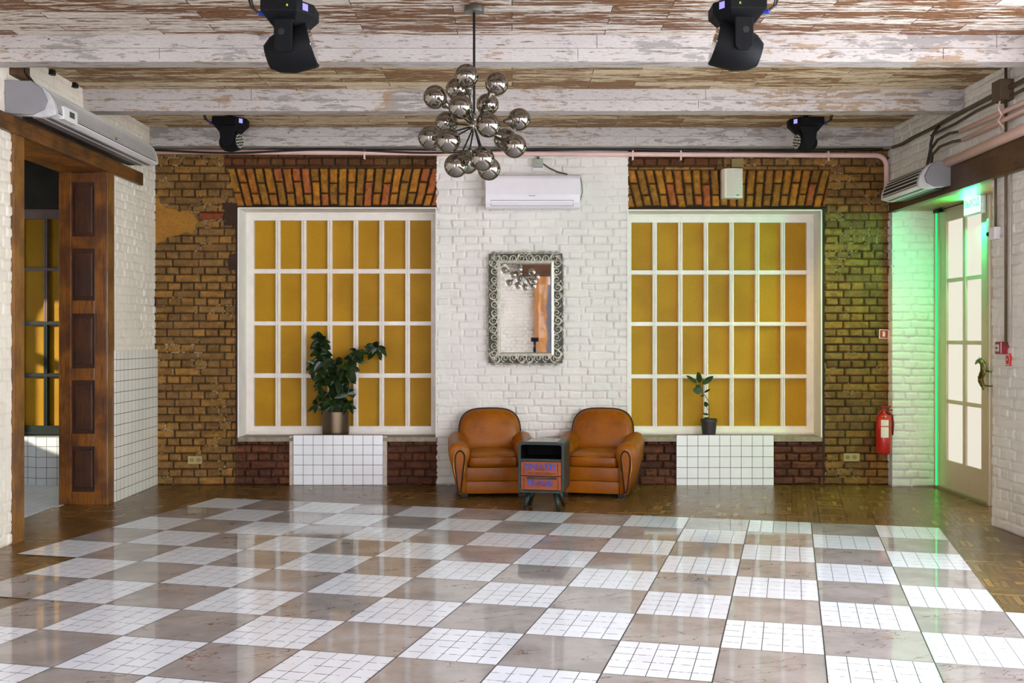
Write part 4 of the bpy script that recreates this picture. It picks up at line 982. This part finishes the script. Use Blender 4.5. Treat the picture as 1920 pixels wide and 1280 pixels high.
# ---- bedside cabinet between the chairs
M_GRN = NT('worn_green_metal'); v = M_GRN.vec('Object')
ge = M_GRN.noise(v, 18, 6, .7)
M_GRN.set(Base_Color=M_GRN.mix(M_GRN.step(ge, .62, .70), A(28, 36, 31), A(92, 98, 84)), Roughness=.4, Metallic=.1); M_GRN.b.inputs['Specular IOR Level'].default_value = .35; M_GRN = M_GRN.m
ang = math.radians(-11)
c0 = P(1013.5, 925, 8.70); ct = thing('bedside_cabinet', 'small dark green retro cabinet on splayed legs with two orange drawers', 'cabinet', (c0.x+.035, 8.87, 0), ang)
W, D, z0, z1 = .375, .33, .145, .555
B = lambda m, n, mat, par=ct, **k: m.build(n, mat, par, local=True, **k)
def rrect(hw, za, zb_, r, n=5):
    o = []
    for cx_, cz_, a0 in ((hw-r, zb_-r, 0), (-hw+r, zb_-r, PI/2), (-hw+r, za+r, PI), (hw-r, za+r, 1.5*PI)):
        for i in range(n+1):
            a = a0+PI/2*i/n; o.append((cx_+r*math.cos(a), cz_+r*math.sin(a)))
    return o
outr, inr = rrect(W/2, z0, z1, .035), rrect(W/2-.022, z0+.022, z1-.022, .018)
n = len(outr); m = MB()
vs = [(x, -D/2, z) for x, z in outr]+[(x, -D/2, z) for x, z in inr]+[(x, D/2, z) for x, z in outr]+[(x, D/2-.02, z) for x, z in inr]
fs = []
for i in range(n):
    j = (i+1) % n
    fs += [(i, j, n+j, n+i), (i, 2*n+i, 2*n+j, j), (n+i, n+j, 3*n+j, 3*n+i)]
fs += [tuple(2*n+i for i in range(n)), tuple(3*n+i for i in range(n))]
B(m.add(vs, fs), 'cabinet_body', M_GRN, bevel=.003)
m = MB(); y_a, y_b = -D/2+.012, D/2-.021
for a_, b_ in (((-W/2+.0225, y_a, .420), (-W/2+.024, y_b, z1-.023)), ((W/2-.024, y_a, .420), (W/2-.0225, y_b, z1-.023)), ((-W/2+.0225, y_b-.002, .420), (W/2-.0225, y_b, z1-.023)), ((-W/2+.0225, y_a, z1-.025), (W/2-.0225, y_b, z1-.0225)), ((-W/2+.0225, y_a, .4195), (W/2-.0225, y_b, .421))): m.box(a_, b_)
B(m, 'compartment_lining', simple('black_lining', (10, 10, 10), .7, spec=.1))
B(MB().box((-W/2+.018, -D/2+.003, .400), (W/2-.018, D/2-.02, .420)), 'shelf', M_GRN)
B(MB().box((-.125, -D/2+.03, z1-.002), (.125, D/2-.03, z1+.002), ch=.001), 'top_panel', simple('dark_top_panel', (60, 56, 50), .25, coat=.3))
M_OR = simple('orange_printed_drawer', (128, 60, 20), .7, var=.25, nscale=9, aniso=(.4, 1, 3)); M_BLUE = simple('faded_blue_print', (50, 62, 140), .7, var=.35, nscale=60); M_INK = simple('dark_print', (34, 26, 24), .6)
dz = [(.285, .396), (.171, .280)]
MF = lambda x, z: Matrix.Translation((x, -D/2+.001, z)) @ Matrix.Rotation(PI/2, 4, 'X')
for k, (a, b) in enumerate(dz):
    d = B(MB().box((-W/2+.024, -D/2+.004, a), (W/2-.024, D/2-.05, b), ch=.003), 'drawer', M_OR)
    zh = (a+b)/2+(.0 if k == 0 else -.002)
    h = B(MB().tube([(-.030, -D/2-.004, zh), (.030, -D/2-.004, zh)], .0085, 10), 'handle', simple('worn_red_handle', (112, 46, 24), .4), d)
    ln = MB()
    for x in (-W/2+.046, W/2-.052): B(MB().box((x, -D/2+.001, a+.004), (x+.003, -D/2+.005, b-.004)), 'printed_line', M_INK, d)
    if k == 0:
        text('KNU·333', .070, M_BLUE, d, MF(-.005, a+.068), sx=.92, bold=.002)
        text('OREGON', .030, M_INK, d, MF(.012, a+.018), sx=1.05); text('OCT', .022, M_INK, d, MF(-.085, a+.020), sx=.9)
        B(MB().box((.085, -D/2+.001, a+.020), (.125, -D/2+.005, a+.023)).box((.085, -D/2+.001, a+.006), (.088, -D/2+.005, a+.023)), 'printed_line', M_INK, d)
    else:
        B(MB().box((-.118, -D/2+.0015, b-.024), (.125, -D/2+.006, b-.002)), 'printed_band', M_INK, d)
        text('PENNSYLVANIA', .015, simple('worn_red_handle', (112, 46, 24), .4), d, MF(.003, b-.013), sx=1.1)
        text('PA·7LB5', .062, M_BLUE, d, MF(-.005, a+.052), sx=.95, bold=.002)
for sx_ in (-1, 1):
    for sy_ in (-1, 1):
        B(MB().tube([(sx_*.105, sy_*.10, z0+.004), (sx_*.145, sy_*.135, 0)], [.022, .013], 14), 'leg', M_GRN, smooth=True)
# ---- mirror
YM = YB-.045
mc = P(985.5, 578, YM); mr = thing('mirror', 'rectangular wall mirror in a carved antique silver scrollwork frame', 'mirror', (mc.x, YM+.0, mc.z), math.radians(-1.2))
k = YM/F; HW, HH = 71.5*k, 105*k; IW, IH = 46.5*k, 82.5*k
M_SILV = NT('antique_silver'); v = M_SILV.vec('Object'); nn = M_SILV.noise(v, 40, 5, .7)
M_SILV.set(Base_Color=M_SILV.mix(M_SILV.step(nn, .35, .65), A(120, 116, 104), A(190, 184, 166)), Roughness=.38, Metallic=.55); M_SILV = M_SILV.m
M_SILD = simple('tarnished_silver_ground', (66, 64, 58), .6, metal=.4, var=.3, nscale=40)
B = lambda m, n, mat, par=mr, **k: m.build(n, mat, par, local=True, **k)
cf = MB(); outl = []
def wav(t): return .010*abs(math.sin(t*PI))
for (xa_, za_), (xb_, zb_), nseg in (((-HW, -HH), (HW, -HH), 4), ((HW, -HH), (HW, HH), 6), ((HW, HH), (-HW, HH), 4), ((-HW, HH), (-HW, -HH), 6)):
    for i in range(nseg*6):
        t = i/(nseg*6); x = xa_+(xb_-xa_)*t; z = za_+(zb_-za_)*t; L = math.hypot(xb_-xa_, zb_-za_); nx, nz = (zb_-za_)/L, -(xb_-xa_)/L
        e = wav(t*nseg)-.012; outl.append((x+nx*e, z+nz*e))
gI = [(-IW, -IH), (IW, -IH), (IW, IH), (-IW, IH)]
g4 = MB()
for (a, b, c, d) in ((-HW+.012, -HH+.012, HW-.012, -IH), (-HW+.012, IH, HW-.012, HH-.012), (-HW+.012, -IH, -IW, IH), (IW, -IH, HW-.012, IH)): g4.box((a, -.005, b), (c, .03, d))
B(g4, 'frame_ground', M_SILD)
fw = HW-IW-.024
def spiral(c, r, a0, turns, sg, n=18, y=-.014):
    out = []
    for i in range(n+1):
        t = i/n; a = a0+sg*turns*2*PI*t; rr_ = r*(1-.78*t); out.append(Vector((c[0]+rr_*math.cos(a), y, c[1]+rr_*math.sin(a))))
    return out
sc_ = MB()
def run(p0, p1, nrm, n):
    p0, p1, nrm = Vector(p0), Vector(p1), Vector(nrm); d = (p1-p0)/n; L = d.length; dn = d.normalized(); ba = math.atan2(dn.y, dn.x)
    for i in range(n):
        c = p0+d*(i+.5); s_ = 1 if i % 2 == 0 else -1
        for q, sg in ((c-dn*L*.24+nrm*s_*.004, 1), (c+dn*L*.24-nrm*s_*.004, -1)):
            sp_ = spiral(q, fw*.40, ba+(PI/2 if s_*sg > 0 else -PI/2), 1.35, s_*sg); m_ = len(sp_)
            sc_.tube(sp_, [.0085-.0035*j/m_ for j in range(m_)], 6); sc_.ball((sp_[-1].x, -.018, sp_[-1].z), .0085, 8)
        wv = [Vector(((c+dn*L*(t-.5)*1.1).x+nrm.x*s_*fw*.44*math.sin(t*2*PI), -.012, (c+dn*L*(t-.5)*1.1).y+nrm.y*s_*fw*.44*math.sin(t*2*PI))) for t in [j/14 for j in range(15)]]
        sc_.tube(wv, [.004+.005*math.sin(PI*j/14) for j in range(15)], 6)
        lf_ = c+nrm*fw*.40*s_; sc_.tube([(lf_.x-dn.x*.02, -.012, lf_.y-dn.y*.02), (lf_.x+nrm.x*.008*s_, -.020, lf_.y+nrm.y*.008*s_), (lf_.x+dn.x*.02, -.012, lf_.y+dn.y*.02)], [.002, .008, .002], 6)
        for tt in (-.42, 0, .42):
            e_ = c+dn*L*tt+nrm*(fw*.5); sc_.tube([(e_.x-dn.x*L*.2, -.008, e_.y-dn.y*L*.2), (e_.x+nrm.x*.012, -.012, e_.y+nrm.y*.012), (e_.x+dn.x*L*.2, -.008, e_.y+dn.y*L*.2)], [.003, .006, .003], 6)
mx_, mz_ = (HW+IW)/2-.0, (HH+IH)/2
run((-HW+.05, -mz_), (HW-.05, -mz_), (0, -1), 4); run((-HW+.05, mz_), (HW-.05, mz_), (0, 1), 4)
run((-mx_, -HH+.06), (-mx_, HH-.06), (-1, 0), 6); run((mx_, -HH+.06), (mx_, HH-.06), (1, 0), 6)
for a in (-1, 1):
    for b in (-1, 1):
        c = Vector((a*mx_, b*mz_)); 
        for t in range(5):
            an = math.atan2(b, a)+(t-2)*.45; e_ = c+Vector((math.cos(an), math.sin(an)))*.045
            sc_.tube([(c.x-a*.012, -.010, c.y-b*.012), ((c.x+e_.x)/2, -.020, (c.y+e_.y)/2), (e_.x, -.008, e_.y)], [.004, .008, .003], 6)
for an in (-.6, 0, .6): sc_.tube([(0, -.01, HH-.02), (math.sin(an)*.03, -.012, HH-.02+math.cos(an)*.035)], [.006, .003], 6)
B(sc_, 'carved_scrollwork', M_SILV, smooth=True, fix=False)
def rectring(hw0, hh0, hw1, hh1, y0_, y1_):
    m = MB(); o = [(-hw0, -hh0), (hw0, -hh0), (hw0, hh0), (-hw0, hh0)]; i_ = [(-hw1, -hh1), (hw1, -hh1), (hw1, hh1), (-hw1, hh1)]
    vs = [(x, y0_, z) for x, z in o]+[(x, y1_, z) for x, z in i_]+[(x, .02, z) for x, z in i_]+[(x, .02, z) for x, z in o]
    fs = []
    for q in range(4):
        w2 = (q+1) % 4
        for la, lb in ((0, 4), (4, 8), (8, 12), (12, 0)): fs.append((la+q, la+w2, lb+w2, lb+q))
    return m.add(vs, fs)
B(rectring(IW+.035, IH+.035, IW+.008, IH+.008, -.020, -.026), 'inner_moulding', simple('pale_silver_moulding', (178, 172, 156), .4, metal=.4, var=.25, nscale=30), bevel=.003)
B(rectring(IW+.010, IH+.010, IW, IH, -.026, -.004), 'glass_rebate', simple('silver_rebate', (140, 136, 126), .4, metal=.4))
gm_ = NT('mirror_glass'); gm_.set(Base_Color=(.74, .77, .75), Metallic=1.0, Roughness=.012)
B(MB().box((-IW-.006, -.004, -IH-.006), (IW+.006, .004, IH+.006)), 'mirror_glass', gm_.m)

# ---- plants
def leafmat(n, c1, c2):
    s = NT(n); v = s.vec('World'); s.set(Base_Color=s.mix(s.step(s.noise(v, 14, 2), .4, .6), A(*c1), A(*c2)), Roughness=.36); s.b.inputs['Specular IOR Level'].default_value = .3; s.b.inputs['Coat Weight'].default_value = .2; return s.m
M_LEAF = leafmat('glossy_dark_leaf', (18, 32, 10), (30, 48, 14)); M_LEAF2 = leafmat('mid_green_leaf', (26, 50, 12), (40, 66, 20))
M_STEM = simple('brown_stem', (86, 70, 40), .6); M_SOIL = simple('dark_soil', (44, 34, 24), .9, bump=.5)
def leaf(m, base, dirv, L, Wd, up=Vector((0, 0, 1)), fold=.25, droop=.25):
    d = dirv.normalized(); s_ = d.cross(up); s_ = s_.normalized() if s_.length > .05 else Vector((1, 0, 0)); nr = s_.cross(d).normalized()
    rows = []; n = 7
    for i in range(n+1):
        t = i/n; wd = Wd*.5*max(.03, math.sin(PI*min(1, t*.97+.02))**.58)*(1.02-.18*t)
        c = base+d*L*t-Vector((0, 0, 1))*droop*L*t*t
        rows.append([c-s_*wd+nr*wd*fold, c, c+s_*wd+nr*wd*fold])
    o = len(m.v)
    vs = [p for r_ in rows for p in r_]; fs = []
    for i in range(n):
        for j in range(2): fs.append((i*3+j, i*3+j+1, i*3+j+4, i*3+j+3))
    m.add(vs, fs)
CAMUP = lambda: Vector((rg.uniform(-.5, .5), -1, rg.uniform(-.2, .9)))
def jit(rg, k): return Vector((rg.uniform(-k, k), rg.uniform(-k, k), rg.uniform(-k, k)))
YPL = YB+.13; rg = random.Random(11)
pot_c = PX(629.5, YPL)
pl = thing('potted_plant', 'large leafy dark green plant in a bronze metal pot on the left sill', 'plant', (pot_c, YPL, .453))
ph, pr_ = PZ(771, YPL)-.453, 25.3*YPL/F
ms = NT('brushed_bronze_pot'); v = ms.vec('World', scale=(30, 30, .6)); ms.set(Base_Color=ms.mix(ms.noise(v, 2, 4), A(104, 88, 70), A(74, 62, 48)), Roughness=.34, Metallic=.85)
ms.bump(ms.noise(ms.vec('World', scale=(60, 60, 4)), 3, 3), .15, .002)
MB().lathe([(pr_*.80, 0), (pr_*.93, .006), (pr_*.98, .022), (pr_, .05), (pr_, ph), (pr_*.96, ph), (pr_*.95, ph-.03), (0, ph-.03)], (pot_c, YPL, .453), 40).build('pot', ms.m, pl, auto=45)
MB().lathe([(0, 0), (pr_*.94, .0), (pr_*.94, .006), (0, .008)], (pot_c, YPL, .453+ph-.028), 24).build('soil', M_SOIL, pl)
stems = [[(618, 772, 0), (616, 745, -.02), (620, 720, -.03), (614, 690, -.02), (606, 665, 0), (600, 640, 0), (602, 626, .02)],
         [(630, 772, .02), (634, 745, .03), (640, 720, 0), (652, 690, -.02), (664, 668, -.04), (668, 658, -.03)],
         [(664, 682, -.03), (676, 668, -.03), (688, 658, -.02), (696, 652, -.02), (704, 650, 0)],
         [(624, 772, -.03), (622, 750, -.05), (615, 735, -.06), (600, 755, -.06), (593, 762, -.06)],
         [(638, 772, 0), (646, 755, -.04), (652, 738, -.05), (655, 725, -.03)],
         [(622, 730, 0), (610, 715, -.04), (604, 700, -.04)], [(640, 715, .0), (632, 690, -.06), (628, 672, -.05)]]
stm = MB(); lv = MB()
for si, st_ in enumerate(stems):
    pts = [P(px, py, YPL+dy) for px, py, dy in st_]
    stm.tube(pts, [.008*(1-.6*i/len(pts)) for i in range(len(pts))], 6)
    dens = [1.0, 1.0, .8, .6, 1.0, .8, 1.1][si]
    for a, b in zip(pts[:-1], pts[1:]):
        nL = max(1, int((b-a).length/.017*dens))
        if si == 2 and a is pts[0] or (si == 2 and a is pts[1]): nL = 1
        for q in range(nL):
            p = a+(b-a)*rg.random(); an = rg.uniform(0, 2*PI)
            dv = Vector((math.cos(an), math.sin(an)*.8-.25, rg.uniform(-.35, .55)))
            L = rg.uniform(.08, .125); leaf(lv, p, dv, L, L*rg.uniform(.50, .66), up=CAMUP(), droop=rg.uniform(.1, .5))
def burst(cx_, cy_, n, L0, dy=0, up=.2):
    p = P(cx_, cy_, YPL+dy)
    for i in range(n):
        an = 2*PI*i/n+rg.uniform(-.3, .3); dv = Vector((math.cos(an), -abs(math.sin(an))*.7+.2, math.sin(an)*.8+up*rg.uniform(-1, 1)))
        L = L0*rg.uniform(.8, 1.15); leaf(lv, p+jit(rg, .018), dv, L, L*rg.uniform(.48, .62), up=CAMUP(), droop=rg.uniform(.1, .5))
for a in ((600, 640, 11, .11), (598, 655, 8, .105), (596, 682, 9, .115), (612, 672, 8, .11), (664, 672, 9, .11), (655, 690, 8, .11), (667, 660, 5, .08), (696, 652, 7, .09), (706, 652, 9, .105), (645, 735, 9, .10), (652, 757, 8, .09), (630, 760, 7, .09), (632, 715, 8, .105), (608, 740, 5, .08), (648, 712, 7, .1), (622, 695, 8, .11), (592, 760, 4, .09), (600, 722, 5, .09), (588, 690, 4, .1), (640, 770, 5, .08), (616, 766, 5, .08), (676, 662, 4, .09)): burst(*a[:4], dy=rg.uniform(-.08, .04))
stm.build('stem', M_STEM, pl, smooth=True); lv.build('foliage', M_LEAF, pl, smooth=True, fix=False)
YQ = YB+.13; qc = PX(1329, YQ)
p2 = thing('potted_plant', 'small spindly young plant in a dark plastic pot on the right sill', 'plant', (qc, YQ, .453))
ph2 = PZ(785, YQ)-.453; r1 = 15.6*YQ/F; r0 = 12*YQ/F
MB().lathe([(r0, 0), (r1*.94, ph2-.03), (r1, ph2-.028), (r1, ph2), (r1*.93, ph2), (r1*.9, ph2-.02), (0, ph2-.02)], (qc, YQ, .453), 28).build('pot', simple('dark_plastic_pot', (44, 38, 40), .5, var=.25, nscale=40), p2, auto=45)
MB().lathe([(0, 0), (r1*.91, .0), (r1*.91, .004), (0, .006)], (qc, YQ, .453+ph2-.02), 20).build('soil', M_SOIL, p2)
Q = lambda px, py, dy=0: P(px, py, YQ+dy)
sm = MB(); sm.tube([Q(1329.5, 786), Q(1329.5, 765), Q(1328.5, 752), Q(1324, 744), Q(1318, 737), Q(1315, 727), Q(1312, 718)], .0035, 6); sm.tube([Q(1329, 771), Q(1325, 763)], .0025, 5)
for a, b in (((1312, 718), (1306, 717)), ((1312, 720), (1317, 720)), ((1318, 736), (1321, 735)), ((1316, 730), (1310, 728))): sm.tube([Q(*a), Q(*b)], .002, 5)
sm.build('stem', M_STEM, p2, smooth=True)
lm = MB(); toC = Vector((0, -1, .0))
for a, b, wd in (((1306, 717.5), (1287, 703.5), .038), ((1312.5, 717), (1308.5, 697), .058), ((1317, 720), (1337.5, 705), .058), ((1317.5, 732), (1299, 731), .080), ((1314, 727), (1304, 722), .04), ((1320.5, 735.5), (1332, 729), .022), ((1320, 742), (1313.5, 741.5), .022), ((1326, 762), (1321, 753), .045), ((1329, 777), (1317.5, 775.5), .024), ((1330, 785), (1319, 784), .034)):
    A_, B_ = Q(*a, -.01), Q(*b, -.05); d = B_-A_
    leaf(lm, A_, d, d.length, wd, up=toC, fold=.15, droop=.0)
lm.build('foliage', M_LEAF2, p2, smooth=True, fix=False)
# ---- chandeliers (the second one hangs behind the camera and shows in the mirror)
def copy_tree(o, parent=None):
    c = o.copy(); COL.objects.link(c); c.parent = parent
    for q in list(o.children): copy_tree(q, c)
    return c
YH = 6.42; hub = P(889, 236, YH); XC = hub.x
ch = thing('chandelier', 'branching black chandelier with seventeen smoked mirror glass globes hanging before the back wall', 'chandelier', (hub.x, hub.y, ZC), group='globe chandeliers')
MB().lathe([(0, -.035), (.058, -.035), (.060, -.03), (.060, -.004), (.055, 0), (0, 0)], (hub.x, hub.y, ZC), 28).build('canopy', simple('dark_pewter', (84, 80, 72), .35, metal=.5), ch, auto=40)
MB().cyl((hub.x, hub.y, hub.z+.06), (hub.x, hub.y, ZC-.03), .0075, n=12).build('rod', M_BLACKM, ch)
MB().ball((hub.x, hub.y, hub.z), .036, 20).cyl((hub.x, hub.y, hub.z), (hub.x, hub.y, hub.z+.075), .014).build('hub', simple('pewter', (150, 144, 130), .22, metal=.9), ch, smooth=True)
gs = NT('smoked_mirror_glass'); lw = gs.n('ShaderNodeLayerWeight', i_Blend=.35); gb = gs.n('ShaderNodeBsdfGlossy', i_Roughness=.02, i_Color=(.62, .58, .52)); tr = gs.n('ShaderNodeBsdfTransparent', i_Color=(.34, .28, .22))
mx = gs.n('ShaderNodeMixShader'); gs.put(mx.inputs[0], gs.math('MULTIPLY_ADD', lw.outputs['Fresnel'], .40, .42)); gs.put(mx.inputs[1], tr.outputs[0]); gs.put(mx.inputs[2], gb.outputs[0]); gs.put(gs.out.inputs[0], mx.outputs[0])
M_PEW = simple('smoky_pewter_cup', (96, 88, 76), .25, metal=.8)
GL = [(874.8, 142.6, -1), (931.4, 157.6, .3), (816, 182, -.5), (857, 167, 1), (863.4, 200.6, -1), (914, 196, 1), (915.8, 234.8, -1), (973.4, 224, 1), (837.6, 230, 1), (806.4, 258, -.6),
      (840.6, 263.7, -1), (947, 261, 1), (964.6, 273.8, -1), (855.2, 310.5, -.8), (876.7, 305, 1), (904.6, 298, -1), (916.8, 316.8, .6)]
for px, py, sg in GL:
    a = Vector((PX(px, YH), YH, PZ(py, YH))); r2 = (a-hub).length; dy = sg*math.sqrt(max(.02**2, .315**2-r2*r2)) if r2 < .315 else sg*.03
    c = P(px, py, YH+dy); d = (c-hub).normalized(); R_ = .0695; e = c-d*R_*.93
    am = MB().cyl(hub+d*.02, e-d*.035, .0048, n=8).build('arm', M_BLACKM, ch)
    MB().tube([e-d*.045, e-d*.03, e-d*.012, e+d*.004], [.012, .014, .024, .027], 16).build('socket_cup', M_PEW, am, smooth=True)
    MB().ball((c.x, c.y, c.z), R_, 36).build('globe', gs.m, ch, smooth=True)
ch2 = copy_tree(ch); ch2.location = (-.30, -.9, ZC); ch2.rotation_euler.z = 1.1; ch2['label'] = 'second globe chandelier seen only as a reflection at the top of the wall mirror'
# ---- moving head stage lights
M_SCREEN = emis('stage_light_display', (150, 140, 255), .7)
M_FIX = simple('black_stage_housing', (9, 10, 12), .6, var=.08, spec=.16)
def stage_light(label, x, y, zt, s, mir, ztop, big):
    """fixture hung from above; local frame: x to the display side, z up, s = scale"""
    r = thing('stage_light', label, 'stage light', (x, y, ztop), 0, 'moving head stage lights')
    g = mir
    def Vx(p): return Vector((x+g*p[0]*s, y+p[1]*s, zt+p[2]*s))
    def pr(poly, a, b, M=None): return MB().prism([(x+g*q[0]*s, zt+q[1]*s) for q in poly], 1, y+a*s, y+b*s)
    cl = MB()
    if big:
        for xx in (-.085, .045): cl.box(Vx((xx-.011, -.02, 0)), Vx((xx+.011, .02, 0))+Vector((0, 0, ztop-zt)))
        cl.box(Vx((-.10, -.03, 0))+Vector((0, 0, ztop-zt-.01)), Vx((.07, .05, 0))+Vector((0, 0, ztop-zt)))
        cl.cyl(Vx((-.02, .02, 0)), Vx((-.02, .02, .06)), .018*s)
    else:
        cl.cyl(Vx((0, 0, -.005)), Vx((0, 0, 0))+Vector((0, 0, ztop-zt)), .02*s); cl.box(Vx((-.05, -.03, .0))+Vector((0, 0, ztop-zt-.012)), Vx((.10, .03, 0))+Vector((0, 0, ztop-zt)))
    cl.build('mounting_clamp', M_BLACK, r)
    # base: bevelled slab tapering below; the display end is turned towards the camera
    by = -.125 if big else -.075; pts = [(-.125, by), (.055, by), (.125, by+.095), (.125, .10), (-.125, .10)]
    rings = []
    for z_, k_ in ((0, .94), (-.006, 1.0), (-.055, 1.0), (-.085, .80), (-.115, .62)):
        rings.append([Vx((p[0]*k_, p[1]*k_, z_)) for p in pts])
    MB().loft(rings).build('base', M_FIX, r, bevel=.004)
    e0, e1 = Vector((.055, by, 0)), Vector((.125, by+.095, 0)); dd = (e1-e0); nn_ = Vector((dd.y, -dd.x, 0)).normalized()*.0015
    a_, b_ = e0+dd*.32+nn_, e0+dd*.62+nn_
    MB().add([Vx((a_.x, a_.y, -.046)), Vx((b_.x, b_.y, -.046)), Vx((b_.x, b_.y, -.012)), Vx((a_.x, a_.y, -.012))], [(0, 1, 2, 3)]).build('display', M_SCREEN, r)
    if big:
        MB().box(Vx((.004, by-.003, -.036)), Vx((.012, by+.001, -.026))).build('status_light', emis('status_green', (170, 220, 40), .45), r)
    # yoke
    yk = MB()
    ay = .128 if big else .085
    for yy in (-ay, ay):
        poly = [(-.055, -.10), (.035, -.10), (.035, -.245), (.020, -.262), (-.035, -.262), (-.055, -.245)]
        if not big: poly = [(-.075, -.075), (.075, -.075), (.055, -.12), (.045, -.20), (.015, -.235), (-.03, -.235), (-.055, -.20), (-.06, -.13)]
        yk.prism([(x+g*q[0]*s, zt+q[1]*s) for q in poly], 1, y+(yy-.012)*s, y+(yy+.012)*s)
    yk.box(Vx((-.055, -ay-.005, -.118)), Vx((.04, ay+.005, -.098)))
    yk.build('yoke', M_FIX, r, bevel=.005*s, fix=True)
    # head: tapered barrel, axis in the x-z plane
    cc = Vector((-.005, 0, -.225)) if big else Vector((.0, 0, -.19))
    ax = Vector((math.cos(.26), 0, math.sin(.26))) if big else Vector((.96, -.28, .05)).normalized()
    pf = [(.11, -.118), (.112, -.112), (.112, .0), (.09, .075), (.06, .115), (.0, .12)] if big else [(.070, -.075), (.072, -.06), (.078, .0), (.066, .05), (.04, .078), (0, .082)]
    Rq = Vector((0, 0, -1)).rotation_difference(ax).to_matrix().to_4x4()
    prf_ = [(q[0]*s, q[1]*s) for q in pf][::-1]
    gm2 = Matrix.Diagonal((g, 1, 1, 1)) @ Rq
    MB().lathe([(a, b) for a, b in [(q[0]*s, q[1]*s) for q in pf]], Vx(cc), 32, gm2).build('head', M_FIX, r, auto=35)
    lr = pf[0][0]*.88
    MB().lathe([(0, (pf[0][1]-.004)*s), (lr*s, (pf[0][1]-.004)*s), (lr*s, (pf[0][1]+.01)*s)], Vx(cc), 28, gm2).build('lens', simple('dark_lens', (12, 13, 16), .08, coat=1), r, auto=35)
    if not big:
        m = MB()
        for ring_, nn2 in ((.0, 1), (.025, 6), (.048, 12)):
            for i in range(nn2):
                a = 2*PI*i/nn2; q = gm2 @ Vector((ring_*s*math.cos(a), ring_*s*math.sin(a), (pf[0][1]-.008)*s)); q = q+Vx(cc); m.ball(q, .006*s, 6)
        m.build('led_dots', simple('led_glass', (190, 186, 160), .2), r)
    else:
        m = MB().tube([Vx((-.018, -.1415, -.165)), Vx((-.018, -.1385, -.165))], .016*s, 14); m.build('yoke_recess', simple('deep_black', (8, 8, 8), .6), r)
    cpt = [Vx((-.118, -.02, -.035)), Vx((-.155, -.03, -.038)), Vx((-.190, -.03, -.015)), Vx((-.205, -.02, .03)), Vx((-.19, 0, .09)), Vx((-.17, 0, .09))+Vector((0, 0, max(0, ztop-zt-.09*s)))]
    MB().tube(cpt, .0065*s, 6).tube([p+Vector((g*.012*s, .01, -.006)) for p in cpt[1:]], .004*s, 6).build('cable', M_CABLE, r, smooth=True)
    MB().cyl(Vx((-.122, -.02, -.045)), Vx((-.155, -.035, -.046)), .012*s, .011*s).build('blue_plug', simple('blue_connector', (30, 60, 160), .4), r)
    return r
yl = 5.60
zt = PZ(12, yl)
stage_light('large black moving head light near the upper left, beam facing right', PX(545, yl), yl, zt, 1.03, 1, ZB, True)
stage_light('large black moving head light near the upper right, beam facing left', PX(1381, yl), yl, PZ(8, yl), 1.03, -1, ZB, True)
yl2 = 9.5
stage_light('small black stage light by the left end of the last beam', PX(432, yl2), yl2, PZ(221, yl2), 1.12, 1, ZC, False)
stage_light('small black stage light by the right end of the last beam', PX(1511, yl2), yl2, PZ(222, yl2), 1.12, -1, ZC, False)
# ---- tripod and camera that show in the mirror
tp = thing('camera_tripod', 'black camera on a tripod reflected at the bottom of the mirror', 'tripod', (0, -.16, 0))
MB().box((-.075, -.20, 1.315), (.075, -.13, 1.395), ch=.008).build('camera_body', M_BLACK, tp)
MB().cyl((0, -.13, 1.35), (0, -.07, 1.35), .035, .038).build('lens', M_BLACK, tp)
MB().ball((0, -.165, 1.27), .03, 16).cyl((0, -.165, 1.28), (0, -.165, 1.318), .028).cyl((0, -.165, .62), (0, -.165, 1.25), .016).cyl((0, -.165, 1.12), (0, -.165, 1.21), .035).build('ball_head_and_column', M_BLACK, tp)
for i in range(3):
    a = PI/2+PI+i*2*PI/3+PI; MB().tube([(0, -.165, 1.14), (.42*math.cos(a), -.165+.42*math.sin(a)-.0, .012)], [.018, .012], 10).build('leg', M_BLACK, tp)

q = onx(30, 130, XL); tag(MB().box((XL-.01, q.y-.10, q.z-.06), (XL+.05, q.y+.10, q.z+.06)).build('wooden_block', simple('dark_wood_block', (74, 50, 26), .7, var=.3)), 'small dark brown wooden block high on the left wall above the air curtain', 'block')
